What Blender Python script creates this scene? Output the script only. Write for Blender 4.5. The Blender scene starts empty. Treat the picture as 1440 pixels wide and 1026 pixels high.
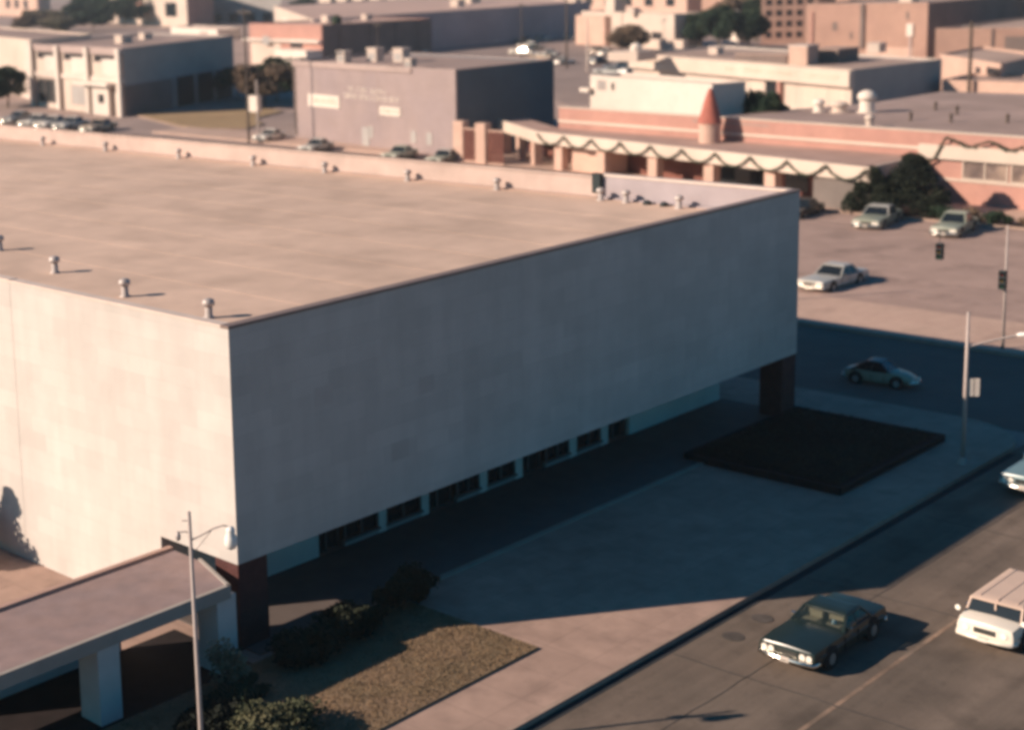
import bpy, math, random
from mathutils import Vector, Matrix
random.seed(7)
R = math.radians
scene = bpy.context.scene
col = scene.collection
GZ = -0.17            # road surface; pavements stand at z = 0

# ------------------------------------------------------------------ materials
def mat(name, c, rough=.85, var=.12, scale=1.5, c2=None, big=.12, bscale=.08, bump=.0, metal=0., fine=60., spec=.3, streak=None, samt=.1, spots=0., sscale=.5):
    m = bpy.data.materials.new(name); m.use_nodes = True
    nt = m.node_tree; nd = nt.nodes; lk = nt.links
    b = nd['Principled BSDF']; b.inputs['Roughness'].default_value = rough
    b.inputs['Metallic'].default_value = metal; b.inputs['Specular IOR Level'].default_value = spec
    geo = nd.new('ShaderNodeNewGeometry')
    def noise(s, det=6, rg=.6):
        n = nd.new('ShaderNodeTexNoise'); n.inputs['Scale'].default_value = s; n.inputs['Detail'].default_value = det
        n.inputs['Roughness'].default_value = rg; lk.new(geo.outputs['Position'], n.inputs['Vector']); return n
    def ramp(n, lo, hi, a=.3, z=.7):
        r = nd.new('ShaderNodeMapRange'); r.inputs['From Min'].default_value = a; r.inputs['From Max'].default_value = z
        r.inputs['To Min'].default_value = lo; r.inputs['To Max'].default_value = hi; lk.new(n.outputs['Fac'], r.inputs['Value']); return r
    n1 = ramp(noise(scale), 1-var, 1+var); n2 = ramp(noise(bscale, 4), 1-big, 1+big)
    mu = nd.new('ShaderNodeMath'); mu.operation = 'MULTIPLY'; lk.new(n1.outputs[0], mu.inputs[0]); lk.new(n2.outputs[0], mu.inputs[1])
    n3 = ramp(noise(fine, 3), 1-var*.8, 1+var*.8)
    mv = nd.new('ShaderNodeMath'); mv.operation = 'MULTIPLY'; lk.new(mu.outputs[0], mv.inputs[0]); lk.new(n3.outputs[0], mv.inputs[1])
    if streak:
        mp = nd.new('ShaderNodeMapping'); mp.inputs['Scale'].default_value = streak; lk.new(geo.outputs['Position'], mp.inputs['Vector'])
        ns = noise(1., 5, .65); lk.new(mp.outputs[0], ns.inputs['Vector'])
        rs_ = ramp(ns, 1-samt, 1+samt); mw = nd.new('ShaderNodeMath'); mw.operation = 'MULTIPLY'
        lk.new(mv.outputs[0], mw.inputs[0]); lk.new(rs_.outputs[0], mw.inputs[1]); mv = mw
    if spots:
        r1 = ramp(noise(sscale, 3, .5), 1, 1-spots, .53, .66); r2_ = ramp(noise(sscale*5, 4, .6), 1, 1-spots*.6, .56, .68)
        for r_ in (r1, r2_):
            mw = nd.new('ShaderNodeMath'); mw.operation = 'MULTIPLY'; lk.new(mv.outputs[0], mw.inputs[0]); lk.new(r_.outputs[0], mw.inputs[1]); mv = mw
    mx = nd.new('ShaderNodeMix'); mx.data_type = 'RGBA'; mx.inputs['A'].default_value = (*c, 1); mx.inputs['B'].default_value = (*(c2 or c), 1)
    f = ramp(noise(scale*.35, 5), 0, 1, .4, .6); lk.new(f.outputs[0], mx.inputs['Factor'])
    vm = nd.new('ShaderNodeVectorMath'); vm.operation = 'SCALE'; lk.new(mx.outputs['Result'], vm.inputs[0]); lk.new(mv.outputs[0], vm.inputs['Scale'])
    lk.new(vm.outputs[0], b.inputs['Base Color'])
    if bump:
        bp = nd.new('ShaderNodeBump'); bp.inputs['Strength'].default_value = bump; bp.inputs['Distance'].default_value = .02
        lk.new(noise(fine*.6, 4).outputs['Fac'], bp.inputs['Height']); lk.new(bp.outputs[0], b.inputs['Normal'])
    m['out'] = vm.name
    return m

def courses(m, bw, bh, dark=.8, mortar=.012, amt=1.0, axis='x', grid=False):
    """multiply brick courses / panel joints into a material, in world space"""
    nt = m.node_tree; nd = nt.nodes; lk = nt.links; b = nd['Principled BSDF']
    src = nd[m['out']]
    geo = nd.new('ShaderNodeNewGeometry'); sp = nd.new('ShaderNodeSeparateXYZ'); lk.new(geo.outputs['Position'], sp.inputs[0])
    ad = nd.new('ShaderNodeMath'); ad.operation = 'ADD'; lk.new(sp.outputs['X'], ad.inputs[0]); lk.new(sp.outputs['Y'], ad.inputs[1])
    cb = nd.new('ShaderNodeCombineXYZ')
    if grid: lk.new(sp.outputs['X'], cb.inputs[0]); lk.new(sp.outputs['Y'], cb.inputs[1])
    else: lk.new(ad.outputs[0], cb.inputs[0]); lk.new(sp.outputs['Z'], cb.inputs[1])
    t = nd.new('ShaderNodeTexBrick'); t.offset = 0 if grid else .5; lk.new(cb.outputs[0], t.inputs['Vector'])
    t.inputs['Scale'].default_value = 1; t.inputs['Brick Width'].default_value = bw; t.inputs['Row Height'].default_value = bh
    t.inputs['Mortar Size'].default_value = mortar; t.inputs['Color1'].default_value = (1, 1, 1, 1)
    k = 1-.12*amt; t.inputs['Color2'].default_value = (k, k, k, 1); t.inputs['Mortar'].default_value = (dark, dark, dark, 1)
    vm = nd.new('ShaderNodeVectorMath'); vm.operation = 'MULTIPLY'; lk.new(src.outputs[0], vm.inputs[0]); lk.new(t.outputs['Color'], vm.inputs[1])
    lk.new(vm.outputs[0], b.inputs['Base Color']); m['out'] = vm.name
    return m

M = {}
M['white_wall'] = courses(mat('white_brick', (.58, .52, .475), .9, .05, .8, (.55, .495, .45), .07, .12, .1, streak=(1.3,1.3,.10), samt=.05), 1.6, .6, .90, .014, .8)
M['white_paint'] = mat('white_paint', (.62, .53, .46), .7, .05)
M['roof'] = mat('roof_gravel', (.63, .45, .35), .95, .08, .7, (.56, .40, .31), .10, .07, .35, fine=25, streak=(.9,.06,1), samt=.03, spots=.07, sscale=.25)
M['coping'] = mat('coping_metal', (.22, .16, .14), .5, .1)
M['coping_light'] = mat('coping_light', (.62, .50, .43), .6, .08)
M['par_in'] = mat('parapet_inside', (.50, .38, .33), .9, .12, .6)
M['par_in2'] = mat('parapet_inside_grey', (.34, .29, .30), .9, .12, .6)
M['pier_brick'] = courses(mat('dark_red_brick', (.105, .04, .036), .9, .15, 3), .25, .08, .6, .01)
M['concrete'] = courses(mat('plaza_concrete', (.40, .27, .215), .9, .09, 1.2, (.37, .25, .20), .1, .15, .2, fine=30, spots=.14, sscale=.8), 1.6, 1.6, .82, .022, .4, grid=True)
M['far_concrete'] = courses(mat('far_pavement_concrete', (.52, .36, .285), .9, .06, 1.2, (.50, .34, .27), .08, .1, spots=.15, sscale=.4), 3.5, 3.5, .9, .03, .3, grid=True)
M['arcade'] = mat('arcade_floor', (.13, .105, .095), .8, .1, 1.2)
M['strip'] = mat('arcade_edge_strip', (.32, .27, .22), .85, .1)
M['asphalt'] = mat('road_asphalt', (.17, .128, .10), .92, .12, .5, (.14, .108, .085), .14, .1, .3, fine=20, streak=(.035,.8,1), samt=.24, spots=.25, sscale=.45)
M['street'] = mat('cross_street_asphalt', (.15, .115, .10), .92, .1, .5, None, .1, .1, .3, fine=20)
M['lot'] = mat('parking_asphalt', (.41, .285, .24), .93, .10, .35, (.36, .25, .21), .1, .06, .2, fine=15, streak=(.35,.12,1), samt=.10, spots=.28, sscale=.28)
M['town'] = mat('town_ground', (.38, .275, .235), .95, .14, .12, (.32, .235, .205), .12, .02, 0, fine=6)
M['kerb'] = mat('kerb_concrete', (.34, .24, .19), .9, .12, 2)
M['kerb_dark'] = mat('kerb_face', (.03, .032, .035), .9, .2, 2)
M['paint_line'] = mat('worn_lane_paint', (.30, .20, .14), .8, .3, 2, (.19, .14, .105))
M['tar'] = mat('tar_seal', (.085, .07, .06), .8, .25, 2)
M['soil'] = mat('bed_soil', (.018, .012, .012), .98, .3, 2)
M['grass'] = mat('winter_lawn', (.24, .16, .10), .97, .16, 1.3, (.19, .135, .08), .14, .25, .4, fine=18)
M['grass_blade'] = mat('lawn_blade', (.235, .155, .09), .9, .25, 2, (.17, .115, .065))
M['island'] = mat('island_grass', (.33, .22, .12), .97, .15, .5)
M['canopy_roof'] = mat('canopy_gravel', (.285, .20, .185), .95, .12, 1.6, (.25, .185, .18), .1, .3, .35, fine=28)
M['canopy_lip'] = mat('canopy_lip', (.42, .27, .22), .8, .1)
M['canopy_fascia'] = mat('canopy_fascia', (.34, .30, .27), .7, .08)
M['canopy_under'] = mat('canopy_soffit', (.30, .26, .23), .85, .08)
M['pier_paint'] = mat('pier_paint', (.55, .52, .50), .8, .06)
M['glass'] = mat('dark_window_glass', (.012, .016, .02), .12, .1, spec=.5)
cg = M['clear_glass'] = mat('clear_car_glass', (.02,.03,.03), .08, .05, spec=.6); nt_ = cg.node_tree
tb = nt_.nodes.new('ShaderNodeBsdfTransparent'); ms = nt_.nodes.new('ShaderNodeMixShader'); ms.inputs[0].default_value = .45; tb.inputs[0].default_value = (.8,.85,.85,1)
nt_.links.new(tb.outputs[0], ms.inputs[1]); nt_.links.new(nt_.nodes['Principled BSDF'].outputs[0], ms.inputs[2]); nt_.links.new(ms.outputs[0], nt_.nodes['Material Output'].inputs['Surface'])
M['dark'] = mat('dark_opening', (.016, .018, .02), .9, .1)
M['mullion'] = mat('mullion_metal', (.12, .12, .12), .5, .1)
M['galv'] = mat('galvanised_metal', (.46, .40, .37), .5, .12, 6, metal=.2)
M['pole'] = mat('painted_steel_pole', (.40, .33, .30), .55, .08, 6)
M['wood'] = mat('pole_wood', (.10, .075, .06), .9, .15, 3)
M['lamp_white'] = mat('lamp_globe', (.85, .80, .74), .3, .03)
M['signal'] = mat('signal_housing', (.02, .028, .03), .6, .1)
M['sigr'] = mat('signal_lens_red', (.10, .012, .01), .3, .05); M['sigy'] = mat('signal_lens_amber', (.12, .07, .01), .3, .05); M['sigg'] = mat('signal_lens_green', (.01, .06, .03), .3, .05)
M['grey_block'] = courses(mat('grey_block_wall', (.335, .255, .24), .92, .06, .4, (.31, .24, .235), .07, .05), .8, .4, .93, .02, .4)
M['grey_trim'] = mat('grey_trim', (.40, .30, .27), .8, .08)
M['grey_dark'] = mat('grey_brown_panel', (.17, .14, .125), .9, .1, .6)
M['grey_wall'] = mat('grey_stucco', (.36, .33, .31), .9, .08, .4)
M['sign_white'] = mat('sign_white', (.68, .58, .50), .7, .04)
M['letter'] = mat('faded_letter', (.62, .50, .40), .8, .1)
M['brick_pink'] = courses(mat('pink_brick', (.50, .27, .215), .9, .07, .6, (.46, .245, .20), .08, .1), .3, .1, .8, .012)
M['brick_pale'] = courses(mat('pale_brick', (.60, .40, .315), .9, .08, .6), .3, .1, .85, .012)
M['brick_red'] = courses(mat('red_brick', (.21, .085, .065), .9, .12, .6), .3, .1, .75, .012)
M['brick_tan'] = courses(mat('tan_brick', (.47, .29, .22), .9, .08, .3, (.42, .255, .20), .1, .06), .3, .1, .85, .012)
M['brick_brown'] = courses(mat('brown_brick', (.22, .165, .145), .9, .12, .3), .3, .1, .8, .012)
M['cream'] = mat('cream_stucco', (.57, .455, .38), .85, .05, .3)
M['fascia'] = mat('cream_fascia', (.60, .485, .40), .75, .05, .5)
M['tanroof'] = mat('tan_roof', (.44, .31, .25), .95, .12, .25, (.36, .25, .205), .1, .05)
M['pinkroof'] = mat('pink_roof', (.50, .34, .285), .95, .1, .25, None, .1, .05)
M['brownroof'] = mat('brown_gravel_roof', (.38, .27, .235), .95, .12, .3, (.33, .235, .20), .12, .05)
M['duskroof'] = mat('canopy_roof_felt', (.40, .265, .22), .95, .1, .4, None, .08, .1)
M['cone'] = mat('red_cone', (.40, .12, .085), .75, .14, 2, (.34, .11, .08))
M['garland'] = mat('garland_green', (.035, .05, .03), .95, .3, 4)
M['bark'] = mat('bark', (.12, .085, .06), .95, .2, 3)
def leafmat(name, a, b): return mat(name, a, .8, .3, .9, b, .15, .2, fine=6, spec=.2)
M['leaf_dark'] = leafmat('leaf_dark', (.018, .034, .020), (.034, .048, .024))
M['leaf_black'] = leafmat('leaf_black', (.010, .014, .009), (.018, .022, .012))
M['leaf_mid'] = leafmat('leaf_mid', (.055, .062, .032), (.10, .09, .048))
M['leaf_brown'] = leafmat('leaf_brown', (.12, .08, .055), (.17, .115, .075))
M['leaf_tan'] = leafmat('leaf_tan', (.22, .17, .11), (.12, .11, .07))
M['tyre'] = mat('tyre_rubber', (.02, .02, .02), .9, .1)
M['chrome'] = mat('chrome', (.75, .70, .62), .18, .03, metal=1.)
M['hub'] = mat('hub_metal', (.5, .46, .42), .35, .05, metal=.6)
M['headlamp'] = mat('headlamp_lens', (.86, .80, .70), .15, .03)
M['tail'] = mat('tail_lens', (.25, .02, .015), .3, .05)
M['seat'] = mat('seat_vinyl', (.48, .40, .27), .6, .1)
def paint(name, c): return mat('car_paint_'+name, c, .28, .03, 2, spec=.6)
P = {k: paint(k, c) for k, c in dict(green=(.014, .024, .020), white=(.74, .66, .56), blue=(.16, .24, .25), cream=(.52, .46, .34), sage=(.30, .32, .25),
     grey=(.26, .25, .235), olive=(.20, .21, .14), tan=(.44, .33, .23), black=(.015, .016, .018), navy=(.03, .05, .08), pale=(.30, .30, .22), silver=(.44, .42, .38), rust=(.28, .09, .05)).items()}
M['vantop'] = mat('van_roof_paint', (.60, .44, .35), .6, .05)

# ------------------------------------------------------------------ mesh helper
class MB:
    def __init__(s): s.v = []; s.f = []; s.mi = []
    def add(s, vs, fs, mi=0):
        o = len(s.v); s.v += [tuple(q) for q in vs]; s.f += [tuple(i+o for i in f) for f in fs]; s.mi += [mi]*len(fs); return s
    def box(s, x0, x1, y0, y1, z0, z1, mi=0):
        return s.add([(x0,y0,z0),(x1,y0,z0),(x1,y1,z0),(x0,y1,z0),(x0,y0,z1),(x1,y0,z1),(x1,y1,z1),(x0,y1,z1)],
                     [(0,3,2,1),(4,5,6,7),(0,1,5,4),(1,2,6,5),(2,3,7,6),(3,0,4,7)], mi)
    def prism(s, poly, z0, z1, mi=0):
        a = sum(poly[i][0]*poly[(i+1)%len(poly)][1]-poly[(i+1)%len(poly)][0]*poly[i][1] for i in range(len(poly)))
        if a < 0: poly = poly[::-1]
        n = len(poly)
        return s.add([(x,y,z0) for x,y in poly]+[(x,y,z1) for x,y in poly],
                     [tuple(range(n-1,-1,-1)), tuple(range(n,2*n))]+[(i,(i+1)%n,(i+1)%n+n,i+n) for i in range(n)], mi)
    def obox(s, p, t, n, s0, s1, z0, z1, d0, d1, mi=0):
        """box on a wall: p origin, t along, n outward (2-D unit vectors)"""
        q = lambda a, d: (p[0]+t[0]*a+n[0]*d, p[1]+t[1]*a+n[1]*d)
        return s.prism([q(s0,d0), q(s1,d0), q(s1,d1), q(s0,d1)], z0, z1, mi)
    def tube(s, pts, r, k=8, r1=None, cap=True, mi=0):
        pts = [Vector(p) for p in pts]; n = len(pts); rings = []
        for i, p in enumerate(pts):
            d = (pts[min(i+1,n-1)]-pts[max(i-1,0)]).normalized()
            a = d.cross(Vector((0,0,1)) if abs(d.z) < .9 else Vector((1,0,0))).normalized(); b = d.cross(a)
            rr = r if r1 is None else r+(r1-r)*i/(n-1)
            rings.append([p+(a*math.cos(6.28318*j/k)+b*math.sin(6.28318*j/k))*rr for j in range(k)])
        vs = [q for ring in rings for q in ring]
        fs = [(i*k+j, i*k+(j+1)%k, (i+1)*k+(j+1)%k, (i+1)*k+j) for i in range(n-1) for j in range(k)]
        if cap: fs += [tuple(range(k-1,-1,-1)), tuple(range((n-1)*k, n*k))]
        return s.add(vs, fs, mi)
    def lathe(s, c, prof, k=16, mi=0):
        vs = [(c[0]+r*math.cos(6.28318*j/k), c[1]+r*math.sin(6.28318*j/k), c[2]+z) for r, z in prof for j in range(k)]
        n = len(prof)
        fs = [(i*k+j, i*k+(j+1)%k, (i+1)*k+(j+1)%k, (i+1)*k+j) for i in range(n-1) for j in range(k)]
        fs += [tuple(range(k-1,-1,-1)), tuple(range((n-1)*k, n*k))]
        return s.add(vs, fs, mi)
    def loft(s, secs, mi=0, cap=True):
        k = len(secs[0]); n = len(secs)
        fs = [(i*k+j, i*k+(j+1)%k, (i+1)*k+(j+1)%k, (i+1)*k+j) for i in range(n-1) for j in range(k)]
        if cap: fs += [tuple(range(k-1,-1,-1)), tuple(range((n-1)*k, n*k))]
        return s.add([q for c in secs for q in c], fs, mi)
    def build(s, name, mats, parent=None, smooth=False, bevel=0):
        me = bpy.data.meshes.new(name); org = Vector((0,0,0))
        q = parent
        while q is not None and q.type is not None:
            if not q.get('_local'): org = org+Vector(q.location)
            q = q.parent
        if parent is not None and parent.get('_local'): org = Vector((0,0,0))
        me.from_pydata([(x-org.x, y-org.y, z-org.z) for x, y, z in s.v], [], s.f); me.validate()
        for m in (mats if isinstance(mats, (list, tuple)) else [mats]): me.materials.append(m)
        if isinstance(mats, (list, tuple)) and mats: me.polygons.foreach_set('material_index', s.mi[:len(me.polygons)])
        me.update()
        import bmesh
        bm = bmesh.new(); bm.from_mesh(me); 
        if len(bm.faces) < 4000: bmesh.ops.recalc_face_normals(bm, faces=bm.faces)
        bm.to_mesh(me); bm.free()
        if smooth:
            me.polygons.foreach_set('use_smooth', [True]*len(me.polygons))
        o = bpy.data.objects.new(name, me); col.objects.link(o); o.parent = parent
        if bevel:
            b = o.modifiers.new('bevel', 'BEVEL'); b.width = bevel; b.segments = 2; b.limit_method = 'ANGLE'
        if smooth == 'auto':
            pass
        return o

def thing(name, label, cat, loc, group=None, rz=0, local=False):
    o = bpy.data.objects.new(name, None); o.empty_display_size = .3; col.objects.link(o)
    o.location = loc; o.rotation_euler = (0, 0, rz); o['label'] = label; o['category'] = cat
    if group: o['group'] = group
    if local: o['_local'] = 1
    return o
def tag(o, label, cat, group=None, kind=None):
    o['label'] = label; o['category'] = cat
    if group: o['group'] = group
    if kind: o['kind'] = kind
    return o
def struct(o, label=None):
    o['kind'] = 'structure'
    if label: o['label'] = label
    return o
def box1(name, mt, par, *b, bevel=0): return MB().box(*b).build(name, mt, par, bevel=bevel)
def unit(a, b):
    d = math.hypot(b[0]-a[0], b[1]-a[1]); return ((b[0]-a[0])/d, (b[1]-a[1])/d), d
def rootprops(o):   # strip helper property
    if '_local' in o: del o['_local']

# ------------------------------------------------------------------ ground, roads, pavements
KY = -8.93
def sheet(name, poly, z0, z1, m): return struct(MB().prism(poly, z0, z1).build(name, m))
sheet('ground', [(-900,-900),(1600,-900),(1600,1800),(-900,1800)], -1.2, GZ-.012, M['town'])
def rounded(cx, cy, r, a0, a1, n=8): return [(cx+r*math.cos(R(a0+(a1-a0)*i/n)), cy+r*math.sin(R(a0+(a1-a0)*i/n))) for i in range(n+1)]
KX = 36.8
sheet('road', [(-60,-30),(240,-30),(240,KY),(-60,KY)], GZ-.4, GZ, M['asphalt'])
sheet('cross_street', [(KX,KY),(48.95,KY),(48.95,135),(KX,135)], GZ-.4, GZ, M['street'])
# city block pavement under the big white building, with a rounded kerb corner
blk = [(-60,KY+.16)]+[(x,y) for x,y in rounded(KX-3.2, KY+3.2, 3.04, -90, 0)]+[(KX-.16,110),(-60,110)]
sheet('pavement', blk, GZ-.3, 0, M['concrete'])
kb = [(-60,KY)]+rounded(KX-3.2, KY+3.2, 3.2, -90, 0)+[(KX,110)]
ki = [(KX-.162,110)]+[(x,y) for x,y in rounded(KX-3.2, KY+3.2, 3.038, 0, -90)]+[(-60,KY+.162)]
sheet('kerb', kb+ki, GZ-.3, .004, M['kerb'])
sheet('gutter', [(-60,KY-.30),(33.6,KY-.30),(33.6,KY-.002),(-60,KY-.002)], GZ-.2, GZ+.004, M['kerb_dark'])  # near-black strip painting the kerb's shadow onto the road
# worn lane line
sheet('lane_line', [(-40,-14.36),(240,-14.36),(240,-14.22),(-40,-14.22)], GZ-.05, GZ+.005, M['paint_line'])
# tar seams across the road
tarm = MB()
def seam(pts, w):
    for a, b in zip(pts, pts[1:]):
        t, d = unit(a, b); n = (-t[1], t[0]); tarm.obox(a, t, n, 0, d, GZ-.03, GZ+.008, -w/2, w/2)
def wig(a, b, n, amp):
    return [(a[0]+(b[0]-a[0])*i/n+random.uniform(-amp,amp)*(0<i<n), a[1]+(b[1]-a[1])*i/n+random.uniform(-amp,amp)*(0<i<n)) for i in range(n+1)]
seam(wig((8.7,-9.3),(9.0,-20),26,.035), .07); seam(wig((16.5,-9.3),(16.9,-19.5),26,.04), .06)
seam(wig((24.5,-9.6),(24.4,-20),26,.04), .05); seam(wig((-1,-11.6),(34,-11.75),60,.03), .04)
struct(tarm.build('road_seams', M['tar']))
for i, (x, y) in enumerate(((10.9,-9.95),(12.65,-9.92))):
    m = MB(); m.lathe((x,y,GZ), [(.34,-.05),(.34,.012),(.27,.016),(.0,.017)], 20)  # dark discs stand in for two round cast shadows on the road
    tag(m.build('manhole_cover', M['tar']), ['dark round manhole cover by the kerb, the one nearer the corner of the lawn', 'dark round manhole cover by the kerb, the one nearer the dark green sedan'][i], 'manhole cover', 'manhole covers by the kerb')
# far pavement strip + parking lot beyond the cross street
sheet('far_pavement', [(49.15,-40+31),(55.8,-9),(55.8,66),(49.15,66)], GZ-.2, 0, M['far_concrete'])
sheet('far_kerb', [(48.95,-9),(49.148,-9),(49.148,66),(48.95,66)], GZ-.3, .004, M['kerb'])
sheet('parking_lot', [(55.84,-9),(84.5,-9),(84.5,66),(55.84,66)], GZ-.3, -.02, M['lot'])
sheet('planting_strip', [(84.7,-9),(86.7,-9),(86.7,21),(84.7,21)], GZ-.3, .02, M['soil'])
sheet('lot_kerb', [(84.4,-9),(84.69,-9),(84.69,40),(84.4,40)], GZ-.3, .13, M['kerb'])
sheet('shop_pavement', [(86.71,-9),(99,-9),(104,74),(84.7,74),(84.7,21),(86.71,21)], GZ-.3, .01, M['far_concrete'])
seam2 = MB()
# stains where cars stood
sheet('north_street', [(55.8,66.1),(95.0,66.1),(95.0,420),(55.8,420)], GZ-.3, GZ+.02, mat('north_asphalt', (.30,.215,.185), .93, .12, .2, (.25,.18,.16), .12, .04))
sheet('grey_building_pavement', [(95.02,74.5),(97,74.5),(105,125),(97,125)], GZ-.3, 0, M['far_concrete'])
# curving grass island in front of the office
isl = [(112,148),(104,128),(103,121),(106,117),(111,119),(116,126),(125,130),(127,136),(121,141)]
sheet('grass_island', isl, GZ-.3, .02, M['island'])
sheet('island_kerb', [(x+(x-113)*.035, y+(y-131)*.03) for x, y in isl], GZ-.3, -.03, M['kerb'])
sheet('rear_street', [(128,74),(146,66),(330,225),(300,260)], GZ-.3, GZ+.03, mat('rear_asphalt', (.31,.23,.20), .93, .12, .2, (.27,.20,.175), .1, .03))

# lawn in front of the building
lawn = [(6.03,-6.41),(-30,-6.41),(-30,-.95),(6.03,-.95)]
struct(MB().prism(lawn, -.1, .07).build('lawn', M['grass']))
gb = MB()
for i in range(26000):
    x = -9+15.0*random.random()**.8; y = random.uniform(-6.38,-.98); h = random.uniform(.02,.06); a = random.uniform(0,6.28); w = .02
    dx, dy = math.cos(a)*w, math.sin(a)*w
    gb.add([(x-dx,y-dy,.068),(x+dx,y+dy,.068),(x+random.uniform(-.03,.03),y+random.uniform(-.03,.03),.07+h)], [(0,1,2)])
tag(gb.build('grass', M['grass_blade']), 'short tan winter grass on the lawn beside the kerb pavement', 'grass', kind='stuff')
struct(MB().prism([(-30,-.94),(-.35,-.94),(-.35,2.7),(-30,2.7)], -.1, .03).build('soil_bed', M['soil']))  # near-black sheet paints the canopy's shade onto the ground
# arcade floor and its pale edge strip
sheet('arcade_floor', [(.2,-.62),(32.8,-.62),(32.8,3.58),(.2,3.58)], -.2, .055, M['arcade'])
sheet('arcade_strip', [(6.2,-.82),(24.2,-.82),(24.2,-.622),(6.2,-.622)], -.2, .06, M['strip'])
# planted bed by the far pier
bed = thing('planter_bed', 'low brick-edged planting bed, nearly black, between the far corner pier and the kerb', 'planter', (28.7,-3.1,0))
e = MB(); e.box(24.1,33.0,-6.6,-6.35,-.1,.3).box(24.1,33.0,-.15,.1,-.1,.3).box(24.1,24.35,-6.348,-.152,-.1,.3).box(32.75,33.0,-6.348,-.152,-.1,.3)
e.build('edging', M['soil'], bed)
MB().box(24.352,32.748,-6.348,-.152,-.1,.2).build('soil', M['soil'], bed)
gc = MB()
for i in range(9000):
    x = random.uniform(24.4,32.7); y = random.uniform(-6.3,-.2); z = .2+random.uniform(.02,.22)
    a = random.uniform(0,6.28); s_ = .07; t = random.uniform(-.5,.5)
    gc.add([(x+math.cos(a)*s_,y+math.sin(a)*s_,z),(x-math.sin(a)*s_,y+math.cos(a)*s_,z+t*s_),(x-math.cos(a)*s_,y-math.sin(a)*s_,z),(x+math.sin(a)*s_,y-math.cos(a)*s_,z-t*s_)], [(0,1,2,3)])
o = gc.build('ground_cover', M['leaf_black'], bed); o['kind'] = 'stuff'

# ------------------------------------------------------------------ the big white building
LX, HB, HT, ZR, DY = 32.863, 2.716, 9.946, 8.8, 78.
mbld = thing('department_store', 'big windowless white brick building with a flat pinkish gravel roof', 'building', (16,20,0))
w = MB(); w.box(0,LX,0,.3,HB,HT-.09); w.build('front_wall', M['white_wall'], mbld)
w = MB(); w.box(0,.3,.302,11.2,HB,HT-.09).box(-.008,.3,11.2,DY,-.17,HT-.09).box(-.002+.0,.298,3.6,11.198,-.17,HB-.001); w.build('side_wall', M['white_wall'], mbld)
w = MB(); w.box(LX-.3,LX,.302,DY,HB,HT-.09); w.box(LX-.3,LX-.001,3.81,DY,-.1,HB-.001); w.build('far_wall', M['white_wall'], mbld)
MB().box(LX-.33,LX-.301,10.1,DY,ZR,HT-.2).build('far_wall_lining', M['par_in'], mbld)
MB().box(LX-.36,LX-.301,.302,10.09,ZR,HT-.1).build('far_wall_lining', M['par_in2'], mbld)
MB().box(.301,LX-.302,.301,DY,ZR-.3,ZR).build('roof', M['roof'], mbld)
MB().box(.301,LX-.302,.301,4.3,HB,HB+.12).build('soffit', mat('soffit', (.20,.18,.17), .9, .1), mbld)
c = MB(); c.box(-.03,LX+.03,-.03,.32,HT-.088,HT); c.build('front_coping', M['coping'], mbld)
c = MB(); c.box(-.03,.32,.322,11.19,HT-.088,HT).box(-.032,.32,11.192,DY,HT-.088,HT+.02); c.build('side_coping', M['coping_light'], mbld)
c = MB(); c.box(LX-.42,LX+.03,.322,10.1,HT-.088,HT+.01); c.build('far_coping', M['coping_light'], mbld)
c = MB(); c.box(LX-.40,LX+.03,10.102,DY,HT-.19,HT-.09); c.build('far_coping', M['par_in'], mbld)
# roof flashing line at the foot of the far parapet, a dark scupper box on it
MB().box(LX-.55,LX-.362,.5,10.0,ZR,ZR+.1).build('flashing', M['par_in2'], mbld)
MB().box(LX-.46,LX-.331,10.2,DY,ZR,ZR+.06).build('flashing', M['brownroof'], mbld)
box1('scupper_box', M['signal'], mbld, LX-.62,LX-.362,9.9,10.35,ZR+.25,ZR+1.2)
# roofing seams
sm = MB()
for k in range(1, 9):
    x = 3.5*k; sm.box(x, x+.05, .4, DY-.5, ZR-.05, ZR+.006)
sm.build('roof_seam', M['roof'], mbld)
# brick corner piers
for x0, x1, y0, y1 in ((.03,1.2,.03,1.05),(LX-1.15,LX-.03,.03,1.1)):
    MB().box(x0,x1,y0,y1,-.17,HB-.001).build('brick_pier', M['pier_brick'], mbld)
# recessed ground-floor wall: solid parts, piers, doors and window pairs
solid = [(.302,6.85),(9.88,10.27),(12.18,12.58),(15.52,15.96),(17.70,18.14),(21.22,21.70),(23.40,23.90),(25.45,LX-.302)]
rw = mat('recessed_white_wall', (.66,.62,.56), .9, .06, 1)
ra = mat('window_apron_paint', (.33,.32,.30), .9, .08, 1)
for a, b in solid: MB().box(a,b,3.6,3.8,.0,HB-.002).build('wall_segment', rw, mbld)
wins = [(8.15,9.88),(10.27,12.18),(14.2,15.52),(15.96,17.70),(19.66,21.22),(21.70,23.40)]
for a, b in wins: MB().box(a+.001,b-.001,3.6,3.798,.0,.25).build('window_apron', ra, mbld)
for a, b in wins:
    f = MB(); f.box(a-.02,b+.02,3.5,3.598,.22,.30)
    for q in (a,(a+b)/2-.03,b-.06): f.box(q+.002,q+.058,3.602,3.7,.301,2.6)
    fo = f.build('window', M['mullion'], mbld)
    MB().box(a+.01,b-.01,3.71,3.74,.26,2.68).build('pane', M['glass'], fo)
for a, b in ((6.85,8.15),(12.58,14.2),(18.14,19.66),(23.90,25.45)):
    f = MB()
    for q in (a,(a+b)/2-.035,b-.07): f.box(q+.003,q+.067,3.9,3.98,.0,2.6)
    d = f.build('door', M['mullion'], mbld)
    MB().box(a+.01,b-.01,4.0,4.04,.0,2.68).build('pane', M['dark'], d)
    MB().box(a+.62,a+.66,3.84,3.89,.9,1.3).build('handle', M['galv'], d)
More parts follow.
